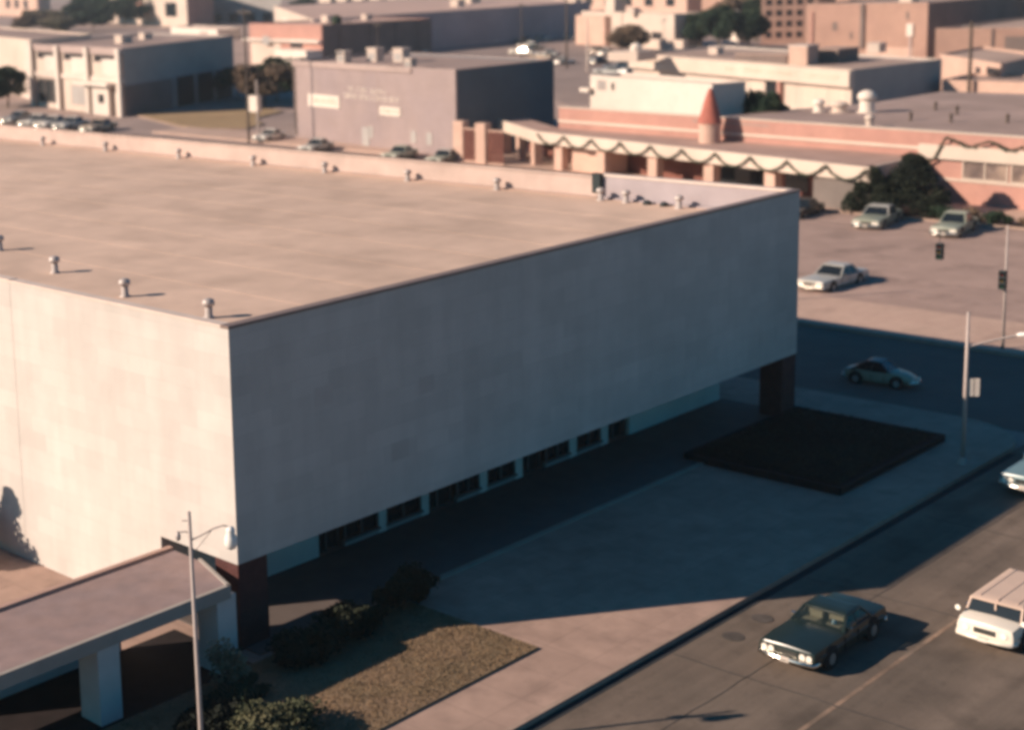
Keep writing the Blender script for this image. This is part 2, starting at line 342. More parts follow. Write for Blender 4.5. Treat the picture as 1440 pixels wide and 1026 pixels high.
pw = mat('wall_patch', (.50,.44,.40), .9, .06, 1.5)
for x, z, a, b in ((3.77,7.09,.40,.30),(8.53,6.43,.38,.28),(7.19,4.52,.42,.3)): MB().box(x-a,x+a,-.004,.0,z-b,z+b).build('wall_patch', pw, mbld)
# ------------------------------------------------------------------ roof vents
def vent(x, y, z, h, label, group, hood=True):
    v = thing('roof_vent', label, 'roof vent', (x,y,z), group)
    MB().lathe((x,y,z-.02), [(.20,0),(.20,.06),(.13,.08),(.13,h*.72)], 14).build('pipe', M['galv'], v, smooth=True)
    MB().lathe((x,y,z+h*.62), [(.12,0),(.20,.02),(.22,h*.12),(.20,h*.28),(.12,h*.36),(.02,h*.40)], 14).build('cap', M['galv'], v, smooth=True)
    return v
near_l = ['capped metal roof vent nearest the corner of the white building', 'capped metal vent on the pink roof, second from the near corner',
          'capped metal vent on the pink roof, third from the near corner', 'capped metal vent at the left photo edge, near side of the pink roof']
for (x, y), l in zip(((3.7,5.2),(4.1,10.2),(5.2,16.0),(6.7,22.1)), near_l):
    vent(x, y, ZR, .66, l, 'roof vents along the near side of the pink roof')
far = [(31.9,55.1),(32.0,48.2),(32.0,40.8),(32.0,34.0),(32.0,28.1),(32.0,21.9),(32.0,15.9),(31.9,9.6),(31.9,8.2),(31.8,5.3)]
ords = ['leftmost small vent along the far parapet of the pink roof','second small vent from the left along the far parapet','third small vent from the left along the far parapet','fourth small vent from the left along the far parapet',
        'fifth small vent from the left along the far parapet','small vent at the middle of the far parapet, sixth from the left','small vent seventh from the left along the far parapet, left of the dark scupper box','thin vent just right of the dark scupper box on the parapet',
        'pale vent second to the right of the dark scupper box','rightmost small vent, nearest the far right corner of the pink roof']
for (x, y), l in zip(far, ords): vent(x, y, ZR, .60, l, 'small vents along the far parapet')
for x, y, l in ((32.0,7.1,'low dark roof drain lump between two vents near the right end of the far parapet'),(32.0,6.2,'small low stub pipe on the pink roof beside the rightmost vent')):
    m = MB(); m.lathe((x,y,ZR-.01), [(.22,0),(.2,.12),(.1,.2),(.02,.22)], 12); tag(m.build('roof_drain', M['signal'], None, smooth=True), l, 'roof drain')

# ------------------------------------------------------------------ entrance canopy at lower left
cp = thing('entrance_canopy', 'long flat canopy with grey gravel top running to the corner of the white building', 'canopy', (-12,1.1,0))
top = [(-40,-.9),(-1.0,-.75),(-.22,1.45),(-.16,2.85),(-40,2.98)]
MB().prism([(-40,-.80),(-1.06,-.66),(-.30,1.45),(-.24,2.72),(-40,2.86)], 2.50, 2.57).build('roof_deck', M['canopy_roof'], cp)
MB().prism(top, 2.30, 2.498).build('slab', M['canopy_under'], cp)
f = MB()
t, d = unit((-40,-.95),(-1.0,-.80)); f.obox((-40,-.95), t, (t[1],-t[0]), 0, d, 2.22, 2.62, -.14, 0)
t, d = unit((-1.0,-.80),(-.2,1.45)); f.obox((-1.0,-.80), t, (t[1],-t[0]), 0, d, 2.22, 2.62, -.1, 0)
f.build('fascia', M['canopy_fascia'], cp)
MB().prism([(-40,2.861),(-.24,2.721),(-.24,2.92),(-40,3.06)], 2.22, 2.66).build('lip', M['canopy_lip'], cp)
for x in (-5.75,-1.5,-12.5,-20):
    MB().box(x,x+.72,-.75,.15,-.17,2.298).build('pier', M['pier_paint'], cp)
for a, b in ((-40,-12.2),(-8.6,-2.4)): MB().box(a,b,2.72,2.86,-.17,2.298).build('screen_wall', M['pier_paint'], cp)  # added walls darken under the canopy; the gap leaves a sunlit patch
m = MB(); m.lathe((-9.1,-.85,2.62), [(.05,0),(.05,.08),(.16,.12),(.19,.24),(.14,.36),(.02,.4)], 14)
tag(m.build('canopy_lamp', M['lamp_white'], None, smooth=True), 'small white globe lamp on the near edge of the grey canopy', 'lamp')

# ------------------------------------------------------------------ plants
def crown(m, c, rad, n, leaf, seed, clumps=14, squash=1., cone=False):
    rnd = random.Random(seed); cs = []
    for i in range(clumps):
        while True:
            p = Vector((rnd.uniform(-1,1), rnd.uniform(-1,1), rnd.uniform(-1,1)))
            if .25 < p.length < .95: break
        if cone:
            tz = rnd.random(); rr = (1-tz)*.8; a = rnd.uniform(0,6.28); p = Vector((rr*math.cos(a), rr*math.sin(a), tz*2-1)); k = .42-.2*tz
        else: k = rnd.uniform(.25,.5)
        cs.append((p, k))
    for i in range(n):
        p, k = cs[rnd.randrange(clumps)]
        d = Vector((rnd.gauss(0,1), rnd.gauss(0,1), rnd.gauss(0,1))).normalized()*(rnd.random()**.45)*k
        q = Vector(((p.x*.8+d.x)*rad[0]+c[0], (p.y*.8+d.y)*rad[1]+c[1], (p.z*.8+d.z)*rad[2]+c[2]))
        if q.z < .02: q.z = .02+rnd.random()*.1
        u = Vector((rnd.gauss(0,1), rnd.gauss(0,1), rnd.gauss(0,1))).normalized(); v = u.orthogonal().normalized()
        s_ = leaf*rnd.uniform(.6,1.3)
        m.add([q+u*s_, q+v*s_*.6, q-u*s_, q-v*s_*.6], [(0,1,2,3)])
    return cs
def tree(name, label, cat, x, y, h, rx, ry, mt, leaf=.25, n=2600, seed=1, group=None, cone=False, trunkh=None, z=0, clumps=16):
    t = thing(name, label, cat, (x,y,z), group)
    th = h*.35 if trunkh is None else trunkh
    tm = MB(); r = .045*h*.6
    tm.tube([(x,y,z-.2),(x+.03*h,y,z+th*.6),(x,y+.02*h,z+th+.2*h)], r, 8, r*.45)
    rnd = random.Random(seed)
    for i in range(6):
        a = i*1.05+rnd.random(); l = .3*h
        tm.tube([(x,y,z+th*.8+i*.03*h),(x+math.cos(a)*rx*.4,y+math.sin(a)*ry*.4,z+th+.15*h),(x+math.cos(a)*rx*.75,y+math.sin(a)*ry*.75,z+th+.35*h)], r*.4, 6, r*.1)
    tm.build('trunk', M['bark'], t)
    m = MB(); zc = (th*.6+h)/2; crown(m, (x,y,z+zc), (rx,ry,(h-th*.6)/2), n, leaf, seed, clumps, cone=cone)
    m.build('crown', mt, t); return t
def shrub(label, x, y, rx, ry, h, mt, leaf=.08, n=3500, seed=1, group=None, clumps=18):
    t = thing('shrub', label, 'shrub', (x,y,0), group)
    tm = MB(); rnd = random.Random(seed)
    for i in range(7):
        a = rnd.uniform(0,6.28); tm.tube([(x+rnd.uniform(-.1,.1),y+rnd.uniform(-.1,.1),-.1),(x+math.cos(a)*rx*.3,y+math.sin(a)*ry*.3,h*.4),(x+math.cos(a)*rx*.6,y+math.sin(a)*ry*.6,h*.8)], .03, 6, .008)
    tm.build('stems', M['bark'], t)
    m = MB(); crown(m, (x,y,h*.5), (rx,ry,h*.5), n, leaf, seed, clumps); m.build('foliage', mt, t); return t
shrub('large olive-green shrub at the bottom of the lawn below the canopy, in sunlight', -3.1, -4.75, 1.5, 1.3, .95, M['leaf_mid'], .06, 9000, 11, clumps=26)
shrub('thin pale twiggy shrub beside the canopy pier and lamp post', -1.9, -1.6, .75, .75, 1.5, M['leaf_tan'], .06, 1700, 12)
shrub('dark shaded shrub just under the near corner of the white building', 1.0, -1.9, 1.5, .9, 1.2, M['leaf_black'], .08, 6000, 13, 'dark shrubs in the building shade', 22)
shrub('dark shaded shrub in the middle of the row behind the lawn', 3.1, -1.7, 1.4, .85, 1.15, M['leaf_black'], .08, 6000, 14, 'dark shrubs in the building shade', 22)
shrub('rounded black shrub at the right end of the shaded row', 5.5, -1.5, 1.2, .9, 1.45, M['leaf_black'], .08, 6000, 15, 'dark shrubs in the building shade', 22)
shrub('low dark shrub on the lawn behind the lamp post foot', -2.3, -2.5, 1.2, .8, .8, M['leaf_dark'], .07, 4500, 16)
shrub('low black shrub under the canopy edge left of the lamp post', -6.0, -4.0, 1.5, .8, .75, M['leaf_black'], .08, 5000, 18, 'dark shrubs under the canopy edge')  # this and the next shrub are added to carry the shade past the canopy
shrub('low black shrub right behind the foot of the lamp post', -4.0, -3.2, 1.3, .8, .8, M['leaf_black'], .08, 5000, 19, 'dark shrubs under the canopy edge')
shrub('small dark shrub near the far end of the recessed wall', 36.0-1.6, 6.2, 1.0, 1.3, 1.3, M['leaf_black'], .1, 3500, 17)
tree('evergreen_tree', 'dark evergreen at the left edge throwing its shadow on the sunlit white wall', 'tree', -1.5, 13.0, 3.3, 1.0, 1.8, M['leaf_dark'], .1, 6000, 21, cone=True, trunkh=.3, clumps=34)
for i, y in enumerate((7.9,10.3,12.9,14.9,17.1)):
    shrub(['low brown hedge shrub against the pink brick wall, first at the right edge','brown hedge shrub in the planting strip behind the small pale sedan','brown hedge shrub in the planting strip right of the dark evergreen',
           'brown hedge shrub beside the foot of the evergreen','brown hedge shrub in front of the pink brick wall under the first window'][i],
          85.7, y, .8, 1.25, 1.0, M['leaf_brown'] if i % 2 else M['leaf_dark'], .12, 1300, 30+i, 'hedge shrubs in the planting strip')

# ------------------------------------------------------------------ poles, lamps, signals
lp = thing('street_lamp', 'slim street lamp post with two hanging globes in front of the canopy', 'street lamp', (-5.32,-4.43,0))
MB().tube([(-5.32,-4.43,-.1),(-5.32,-4.43,1.2),(-5.36,-4.40,6.85)], .085, 12, .045).build('post', M['pole'], lp, smooth=True)
MB().lathe((-5.32,-4.43,-.05), [(.2,0),(.2,.12),(.12,.2),(.1,.5)], 14).build('base', M['pole'], lp, smooth=True)
ax, ay = -5.36, -4.40; ux_, uy_ = .66, -.75
def off(a, z): return (ax+ux_*a, ay+uy_*a, z)
MB().tube([off(0,6.1),off(.3,6.25),off(.6,6.42),off(.85,6.5),off(1.0,6.45)], .022, 8).tube([off(0,5.7),off(.25,6.0),off(.55,6.38)], .014, 6).build('arm', M['pole'], lp)
MB().tube([off(0,6.3),off(-.12,6.34),off(-.26,6.32)], .02, 8).tube([off(0,6.62),off(-.18,6.62)], .015, 6).build('arm', M['pole'], lp)
MB().lathe(off(1.02,5.86), [(.02,0),(.12,.05),(.17,.18),(.15,.34),(.10,.44),(.12,.5),(.09,.58),(.02,.62)], 14).build('globe', M['lamp_white'], lp, smooth=True)
MB().lathe(off(-.3,6.1), [(.02,0),(.06,.03),(.07,.12),(.03,.24)], 10).build('globe', M['galv'], lp, smooth=True)

tp = thing('traffic_pole', 'steel corner pole with a cobra-head lamp and a small white sign', 'street lamp', (30.6,-8.35,0))
px_, py_ = 30.6, -8.35
MB().tube([(px_,py_,-.1),(px_,py_,6.1)], .10, 12, .06).build('post', M['pole'], tp, smooth=True)
MB().lathe((px_,py_,-.02), [(.22,0),(.2,.1),(.13,.3)], 12).build('base', M['pole'], tp)
MB().tube([(px_,py_,4.72),(px_+.6,py_-.75,4.98),(px_+1.15,py_-1.45,5.18)], .045, 8).build('arm', M['pole'], tp)
m = MB(); m.loft([[(px_+1.1+q*.62+ .62*0 + math.cos(a)*r_*.6, py_-1.4-q*.78 + math.cos(a)*r_*-.5*0 + math.cos(a)*r_*.5, 5.2+.02*q+math.sin(a)*r_*.55) for a in [k*math.pi/4 for k in range(8)]] for q, r_ in ((0,.05),(.15,.15),(.55,.2),(.9,.15),(1.05,.04))])
m.build('lamp_head', M['lamp_white'], tp, smooth=True)
sg = MB(); t_ = (.62,-.785); n_ = (-.785,-.62)
for a in (.12,.34): sg.obox((px_,py_), t_, n_, a, a+.17, 2.75, 3.45, -.03, .03)
sg.build('sign', M['sign_white'], tp)
MB().obox((px_,py_), t_, n_, .05, .52, 2.85, 2.9, -.045, -.032).obox((px_,py_), t_, n_, .05, .52, 3.3, 3.35, -.045, -.032).build('bracket', M['pole'], tp)

def signal(par, x, y, z, h=.95):
    """three-lens head facing -X"""
    s = MB(); s.box(x-.14,x+.14,y-.17,y+.17,z-h/2,z+h/2)
    for k in range(3): s.lathe((x-.14,y,z), [(0,0)]*0 or [(.001,0),(.001,.001)], 3)
    so = MB().box(x-.14,x+.14,y-.17,y+.17,z-h/2,z+h/2).build('signal_head', M['signal'], par, bevel=.02)
    for k, mm in enumerate(('sigr','sigy','sigg')):
        zc = z+h*.32-k*h*.32
        MB().tube([(x-.141,y,zc),(x-.155,y,zc)], .10, 12).build('lens', M[mm], so)
        v = MB(); 
        v.add([(x-.142+dx, y+.115*math.cos(a), zc+.115*math.sin(a)) for dx in (0,-.16) for a in [math.pi*j/6 for j in range(7)]], [(j,j+1,j+8,j+7) for j in range(6)])
        v.build('visor', M['signal'], so)
    return so
sp_ = thing('signal_pole', 'tall thin signal pole on the far pavement with a dark signal head', 'traffic signal', (49.65,-2.16,0))
MB().tube([(49.65,-2.16,-.1),(49.65,-2.16,6.3)], .08, 10, .05).build('post', M['pole'], sp_, smooth=True)
signal(sp_, 49.45, -2.1, 3.55)
sp2 = thing('signal_pole', 'signal pole behind the far corner of the white building', 'traffic signal', (49.6,14.5,0))
MB().tube([(49.6,14.5,-.1),(49.6,14.5,6.3)], .08, 10, .05).build('post', M['pole'], sp2, smooth=True)
hs = thing('hanging_signal', 'dark traffic signal head hanging from a wire over the pavement', 'traffic signal', (49.64,1.2,4.6))
MB().tube([(49.65,-2.16,5.9),(49.64,1.2,5.62),(49.62,6,5.5),(49.6,14.5,5.9)], .008, 5).build('span_wire', M['signal'], hs)
MB().tube([(49.64,1.2,5.6),(49.64,1.2,5.1)], .02, 6).build('hanger', M['signal'], hs)
signal(hs, 49.64, 1.2, 4.62, .85)

# ------------------------------------------------------------------ cars
def car(label, x, y, head, body, roofc=None, L=5.2, W=1.9, H=1.4, style='sedan', group=None, name='parked_car', cat='car', z=GZ, detail=True, sc=1., seats=False):
    t = thing(name, label, cat, (x,y,z), group, R(head), local=True)
    hl, hw = L/2, W/2
    bm_ = P[body]; rm = roofc if roofc is not None else bm_
    wb = L*.29; wr = .34
    if style == 'beetle':
        prof = [(-hl,.45,.34,.60),(-hl*.93,.72,.28,.78),(-hl*.6,.93,.22,.92),(0,.98,.2,.86),(hl*.45,.96,.22,.92),(hl*.72,.82,.25,.82),(hl*.93,.62,.28,.66),(hl,.42,.36,.52)]
        cab = (-hl*.78,-hl*.30,hl*.08,hl*.42); bz = .80
    elif style == 'van':
        prof = [(-hl,.88,.30,.98),(-hl*.97,.95,.25,1.02),(-hl*.5,.99,.24,1.0),(hl*.3,.99,.24,1.0),(hl*.62,.98,.24,.98),(hl*.9,.96,.26,.95),(hl*.985,.92,.3,.90),(hl,.86,.36,.84)]
        cab = (-hl*.96,-hl*.92,hl*.56,hl*.68); bz = .95
    else:
        prof = [(-hl,.93,.34,.78),(-hl*.985,.97,.28,.84),(-hl*.8,.99,.24,.86),(-hl*.3,1.,.22,.85),(hl*.2,1.,.22,.85),(hl*.75,.99,.24,.85),(hl*.985,.97,.28,.82),(hl,.94,.34,.77)]
        cab = (-hl*.58,-hl*.40,-hl*.02,hl*.20); bz = .84
        if style == 'wagon': cab = (-hl*.93,-hl*.84,-hl*.02,hl*.20)
    secs = []
    for X_, k, zb, zt in prof:
        w_ = hw*k
        secs.append([(X_,-w_*.86,zb),(X_,-w_*.99,zb+.12),(X_,-w_,zb+(zt-zb)*.6),(X_,-w_*.95,zt-.04),(X_,-w_*.80,zt),(X_,0,zt+.025),(X_,w_*.80,zt),(X_,w_*.95,zt-.04),(X_,w_,zb+(zt-zb)*.6),(X_,w_*.99,zb+.12),(X_,w_*.86,zb),(X_,0,zb-.02)])
    bo = MB().loft(secs).build('body', bm_, t, smooth=True)
    es = bo.modifiers.new('edge', 'EDGE_SPLIT'); es.split_angle = R(38)
    # greenhouse
    a0, a1, a2, a3 = cab; cw = hw*.90; tw = hw*.70 if style != 'van' else hw*.84; zt = H-.05
    gl = MB(); gl.add([(a0,-cw,bz),(a3,-cw,bz),(a3,cw,bz),(a0,cw,bz),(a1,-tw,zt),(a2,-tw,zt),(a2,tw,zt),(a1,tw,zt)], [(0,3,2,1),(4,5,6,7),(0,1,5,4),(1,2,6,5),(2,3,7,6),(3,0,4,7)])
    gl.build('windows', M['clear_glass'] if seats else M['glass'], t)
    if seats:
        for yy, x0 in ((-hw*.38,-.05),(hw*.38,-.05),(-hw*.38,-.95),(hw*.38,-.95)):
            MB().box(x0-.2,x0-.05,yy-.26,yy+.26,bz-.05,bz+.26).box(x0-.048,x0+.3,yy-.26,yy+.26,bz-.05,bz+.03).build('seat', M['seat'], t)
        MB().tube([(a3-.45,hw*.38,bz+.02),(a3-.5,hw*.38,bz+.16)], .17, 14).build('steering_wheel', M['chrome'], t)
    rf = MB(); e_ = .05
    rf.loft([[(a1-e_+dx*(1), -(tw+e_)*k, z_),(a2+e_-dx*1.5, -(tw+e_)*k, z_),(a2+e_-dx*1.5, (tw+e_)*k, z_),(a1-e_+dx, (tw+e_)*k, z_)] for dx, k, z_ in ((0,1,zt-.03),(0,1.0,zt+.01),(.10,.9,H-.005),(.25,.7,H+.012))])
    ro = rf.build('roof', rm, t)
    for s_ in (-1, 1):
        for (xa, xb) in ((a0,a1),(a3,a2),(((a0+a3)/2),((a1+a2)/2))):
            MB().tube([(xa,s_*cw*1.0,bz-.02),(xb,s_*tw*1.0,zt)], .045 if xa != (a0+a3)/2 else .03, 6).build('pillar', rm, t)
    if style in ('wagon','van'): pass
    # wheels
    for sx in (-1, 1):
        for sy in (-1, 1):
            cx = sx*wb; yo = sy*(hw-.03)
            MB().tube([(cx, sy*(hw*.93), wr+.03),(cx, sy*(hw+.006), wr+.03)], wr+.07, 18).build('wheel_arch', M['dark'], t)
            wo = MB().tube([(cx, sy*(hw-.2), wr-.01),(cx, sy*(hw+.02), wr-.01)], wr, 18).build('wheel', M['tyre'], t)
            MB().tube([(cx, sy*(hw+.021), wr-.01),(cx, sy*(hw+.035), wr-.01)], wr*.55, 14).build('hubcap', M['hub'], wo)
    # bumpers, lights, grille
    for s_, nm in ((1,'front_bumper'),(-1,'rear_bumper')):
        k = prof[-1][1] if s_ > 0 else prof[0][1]
        b = MB(); yy = hw*min(k+.08,.98)
        if style == 'beetle':
            yy = hw*.8
        b.tube([(s_*(hl-.22),-yy-.02,.42),(s_*(hl+.02),-yy*.92,.42),(s_*(hl+.09),-yy*.5,.42),(s_*(hl+.11),0,.42),(s_*(hl+.09),yy*.5,.42),(s_*(hl+.02),yy*.92,.42),(s_*(hl-.22),yy+.02,.42)], .075, 8)
        b.build(nm, M['chrome'] if body != 'white' or style != 'van' else P['white'], t, smooth=True)
    zf = prof[-1][2]+(prof[-1][3]-prof[-1][2])*.62
    for sy in (-1, 1):
        if style in ('beetle','van'):
            MB().tube([(hl-.06, sy*hw*.62, zf+.02),(hl+.03, sy*hw*.62, zf+.02)], .11, 14).build('headlight', M['headlamp'], t)
        else:
            MB().box(hl-.06,hl+.012,sy*hw*.64-.22,sy*hw*.64+.22,zf-.13,zf+.12).build('headlight_bezel', M['chrome'], t)
            MB().tube([(hl-.05, sy*hw*.76, zf),(hl+.025, sy*hw*.76, zf)], .10, 12).build('headlight', M['headlamp'], t)
            MB().tube([(hl-.05, sy*hw*.53, zf),(hl+.025, sy*hw*.53, zf)], .10, 12).build('headlight', M['headlamp'], t)
        MB().box(-hl-.025,-hl+.05, sy*hw*.66-.14, sy*hw*.66+.14, zf-.06, zf+.06).build('tail_light', M['tail'], t)
    if style != 'beetle':
        g = MB(); g.box(hl-.04,hl+.012,-hw*.36,hw*.36,zf-.09,zf+.09)
        go = g.build('grille', M['signal'], t)
        gb_ = MB()
        for k in range(5): gb_.box(hl+.013,hl+.022,-hw*.35,hw*.35,zf-.085+k*.04,zf-.073+k*.04)
        gb_.build('grille_bars', M['chrome'], go)
    if detail:
        for sy in (-1, 1):
            for xx in (hl*.22, -hl*.14, -hl*.5):
                MB().box(xx-.012, xx+.012, sy*(hw*.998)-.014, sy*(hw*.998)+.014, .34, bz-.09).build('door_seam', M['dark'], t)
            MB().box(-hl*.02, hl*.05, sy*(hw+.004)-.016, sy*(hw+.004)+.016, .68, .71).build('door_handle', M['chrome'], t)
        for s_ in (-1, 1): MB().box(s_*(hl+.10)-.02, s_*(hl+.10)+.02+.09*s_*.6, -.16, .16, .36, .50).build('licence_plate', M['sign_white'], t)
        if style == 'van':
            for sy in (-1, 1):
                MB().tube([(hl*.80, sy*(hw+.02), 1.0),(hl*.80, sy*(hw+.06), 1.06)], .03, 6).tube([(hl*.79, sy*(hw+.08), 1.08),(hl*.81, sy*(hw+.08), 1.08)], .09, 12).build('wing_mirror', M['headlamp'], t)
                MB().tube([(hl*.66, sy*.12, .98),(hl*.62, sy*.5, 1.04)], .012, 5).build('wiper', M['dark'], t)
            MB().box(-hl*.9, hl*.55, -.02, .02, H+.005, H+.03).box(-hl*.9, hl*.5, -hw*.62, -hw*.60, H-.01, H+.03).box(-hl*.9, hl*.5, hw*.60, hw*.62, H-.01, H+.03).build('roof_ribs', rm, t)
            MB().box(hl*.585, hl*.625, -.025, .025, bz, H-.06).build('windscreen_divider', rm, t)
        for sy in (-1, 1):
            tr = MB(); tr.box(-hl*.9, hl*.9, sy*(hw+.001)-.012, sy*(hw+.001)+.012, .60, .625)
            if style not in ('beetle',): tr.build('side_trim', M['chrome'], t)
        for sy in (-1, 1): MB().box(a3-.35, a3-.25, sy*(hw*.98)-.07, sy*(hw*.98)+.07, bz+.01, bz+.12).build('mirror', M['chrome'], t)
    rootprops(t); t.scale = (sc, sc, sc)
    return t
road_g = 'cars driving on the near road'
dc = car('dark green sedan with bright headlamps driving on the near road beside the kerb', 12.15, -12.2, 181, 'green', L=5.0, W=2.0, H=1.27, sc=.9, seats=True, name='sedan', group=road_g)
van = car('white van with a flat tan roof in the outer lane at the right edge', 16.75, -15.75, 180, 'white', roofc=M['vantop'], L=4.3, W=2.0, H=1.42, sc=.88, style='van', name='van', cat='van')
car('pale blue sedan coming out of the shadow at the right edge', 31.2, -11.5, 180, 'blue', roofc=P['blue'], L=5.2, W=1.95, H=1.4, name='sedan', group=road_g)
car('pale old fastback coupe with a dark top driving through the shadow on the cross street', 40.3, -.3, -84, 'pale', roofc=P['black'], L=4.1, W=1.6, H=1.45, sc=.8, style='beetle', name='coupe')
lot_g = 'cars on the parking lot across the street'
car('long pale sedan parked alone on the lot beside the far pavement', 59.2, 11.9, 178, 'silver', L=5.4, W=1.9, H=1.4, group=lot_g)
car('large sage-green sedan nosed out beside the dark evergreen', 81.3, 19.8, 190, 'sage', roofc=P['silver'], sc=1.08, L=5.6, W=1.9, H=1.4, group=lot_g)
car('small greenish-grey sedan with a bright windscreen by the hedge', 80.9, 13.9, 188, 'sage', sc=1.1, L=4.9, W=1.75, H=1.45, group=lot_g)
car('dark sedan half hidden behind the far corner of the white building', 82.0, 26.3, 186, 'black', L=5.0, W=1.85, group=lot_g)
gg = 'cars parked along the grey block building'
car('white and grey sedan with a dark side below the big white wall sign', 93.4, 91.2, 196, 'silver', L=5.2, group=gg)
car('sage sedan parked near the middle of the grey block wall', 93.0, 78.2, 196, 'sage', L=5.4, group=gg)
car('pale green sedan parked at the right end of the grey block wall', 92.8, 71.9, 196, 'sage', roofc=P['silver'], L=5.2, group=gg)
car('white sedan parked left of the grey block building beside the pale post', 98.2, 104.0, 196, 'white', L=5., group=gg)
lg = 'cars parked in front of the office building'
for (x, y, c_, l) in ((96.3,154.5,'grey','dark grey car at the left edge in front of the office'),(94.6,147.4,'white','white car second from the left edge in front of the office'),(94.4,143.4,'white','white car third from the left edge, its nose beside another white car'),
                      (94.8,139.6,'silver','silver-grey car fourth from the left in front of the office'),(94.6,133.2,'tan','tan-roofed car with a long shadow, rightmost in front of the office')):
    car(l, x, y, 200, c_, L=5.4, sc=1.15, group=lg, detail=False)
bg = 'cars far off in the open parking area'
far_cars = [(287.5,240,0,'black','dark car at the left end of the far row, in front of the white wall'),(284.5,233,10,'black','dark car second from the left in the far row'),(286,228,0,'white','white car just right of the two dark ones in the far row'),
  (285,223,0,'cream','cream car in the middle of the far row below the grey wall'),(283,218,20,'white','white car right of the cream one in the far row'),(289,214,90,'tan','tan car seen broadside in the far row'),
  (297,214,0,'white','white car directly left of the dark pole in the far row'),(306,212,0,'white','white car right of the dark pole, farthest row'),(320,222,30,'white','white car at the right end of the farthest row'),
  (262,190,0,'sage','greenish car at the left of the nearer far row, just over the grey building roof'),(252,186,100,'cream','long cream car just over the grey building roof'),(243,172,100,'silver','silver car above the right end of the grey building roof'),
  (236,168,90,'tan','tan car beside the dark end of the grey building roof'),(222.5,152.5,0,'white','white car just right of the grey building roof end'),(226.6,147,0,'black','dark car left of the tall pale pole'),(230,141.5,0,'navy','dark blue car right of the tall pale pole'),
  (236,139.5,10,'rust','rusty red car by the cream wall corner'),(161,67.5,100,'white','white car behind the brown roof, in front of the long cream shop'),(157.5,62.0,190,'white','white car behind the brown roof near its white round vent'),(178,62.3,100,'white','long white car parked beside the shaded wall of the cream shop'),
  (180,57.2,60,'tan','tan car at the end of the shaded wall of the cream shop'),(164,74.5,90,'silver','silver car at the left before the long cream shop windows')]
for i, (x, y, a, c_, l) in enumerate(far_cars):
    car(l, x, y, a, c_, L=5.2, H=1.5, group=bg, detail=False, style='wagon' if i % 4 == 2 else 'sedan')

# ------------------------------------------------------------------ town buildings
def building(name, label, L_, N_, R_, h, wall, roof, side=None, par=.35, parmat=None, cat='building', roofdrop=.3):
    """front runs N->L (sunlit), side runs N->R; roof a parallelogram at h"""
    B_ = (L_[0]+R_[0]-N_[0], L_[1]+R_[1]-N_[1])
    root = thing(name, label, cat, (N_[0],N_[1],0))
    tf, lf = unit(N_, L_); ts, ls = unit(N_, R_)
    nf = (tf[1], -tf[0]); nf = nf if nf[0]*(R_[0]-N_[0])+nf[1]*(R_[1]-N_[1]) < 0 else (-nf[0], -nf[1])
    ns = (ts[1], -ts[0]); ns = ns if ns[0]*(L_[0]-N_[0])+ns[1]*(L_[1]-N_[1]) < 0 else (-ns[0], -ns[1])
    z0 = GZ-.05
    q = lambda a, b: (N_[0]+tf[0]*a+ts[0]*b, N_[1]+tf[1]*a+ts[1]*b)
    w_ = .3
    fw = MB().prism([q(0,0),q(lf,0),q(lf,w_),q(0,w_)], z0, h-.1).build('front_wall', wall, root)
    MB().prism([q(0,w_+.001),q(w_,w_+.001),q(w_,ls),q(0,ls)], z0, h-.1).build('side_wall', side or wall, root)
    MB().prism([q(lf-w_,w_+.001),q(lf,w_+.001),q(lf,ls),q(lf-w_,ls)], z0, h-.1).prism([q(w_+.001,ls-w_),q(lf-w_-.001,ls-w_),q(lf-w_-.001,ls),q(w_+.001,ls)], z0, h-.1).build('rear_wall', side or wall, root)
    MB().prism([q(w_+.001,w_+.002),q(lf-w_-.001,w_+.002),q(lf-w_-.001,ls-w_-.001),q(w_+.001,ls-w_-.001)], h-roofdrop-.2, h-roofdrop).build('roof', roof, root)
    c = MB()
    e = .04
    c.prism([q(-e,-e),q(lf+e,-e),q(lf+e,w_+e),q(-e,w_+e)], h-.098, h).prism([q(-e,w_+e+.001),q(w_+e,w_+e+.001),q(w_+e,ls+e),q(-e,ls+e)], h-.098, h)
    c.prism([q(lf-w_-e,w_+e+.001),q(lf+e,w_+e+.001),q(lf+e,ls+e),q(lf-w_-e,ls+e)], h-.098, h).prism([q(w_+e+.001,ls-w_-e),q(lf-w_-e-.001,ls-w_-e),q(lf-w_-e-.001,ls+e),q(w_+e+.001,ls+e)], h-.098, h)
    c.build('coping', parmat or wall, root)
    root_d = dict(root=root, N=N_, tf=tf, nf=nf, lf=lf, ts=ts, ns=ns, ls=ls, h=h)
    return root_d
def F(b, a0, a1, z0, z1, d0, d1, mb=None):      # box on the front, a in fractions from N (0) to L (1)
    return (mb or MB()).obox(b['N'], b['tf'], b['nf'], a0*b['lf'], a1*b['lf'], z0, z1, d0, d1)
def S(b, a0, a1, z0, z1, d0, d1, mb=None):      # box on the side, fractions from N to R
    return (mb or MB()).obox(b['N'], b['ts'], b['ns'], a0*b['ls'], a1*b['ls'], z0, z1, d0, d1)
def window(b, f, a0, a1, z0, z1, panes=2, fm=None, pm=None):
    ff = F if f == 'F' else S; l = b['lf'] if f == 'F' else b['ls']
    e = .08/l; m = MB()
    ff(b,a0,a1,z0,z0+.09,-.02,.06,m); ff(b,a0,a1,z1-.08,z1,-.02,.05,m)
    for k in range(panes+1):
        a = a0+(a1-e-a0)*k/panes; ff(b,a,a+e,z0+.091,z1-.081,-.02,.05,m)
    w_ = m.build('window', fm or M['grey_trim'], b['root'])
    ff(b,a0+e*.1,a1-e*.1,z0+.01,z1-.01,-.01,.02).build('pane', pm or M['glass'], w_)
    return w_
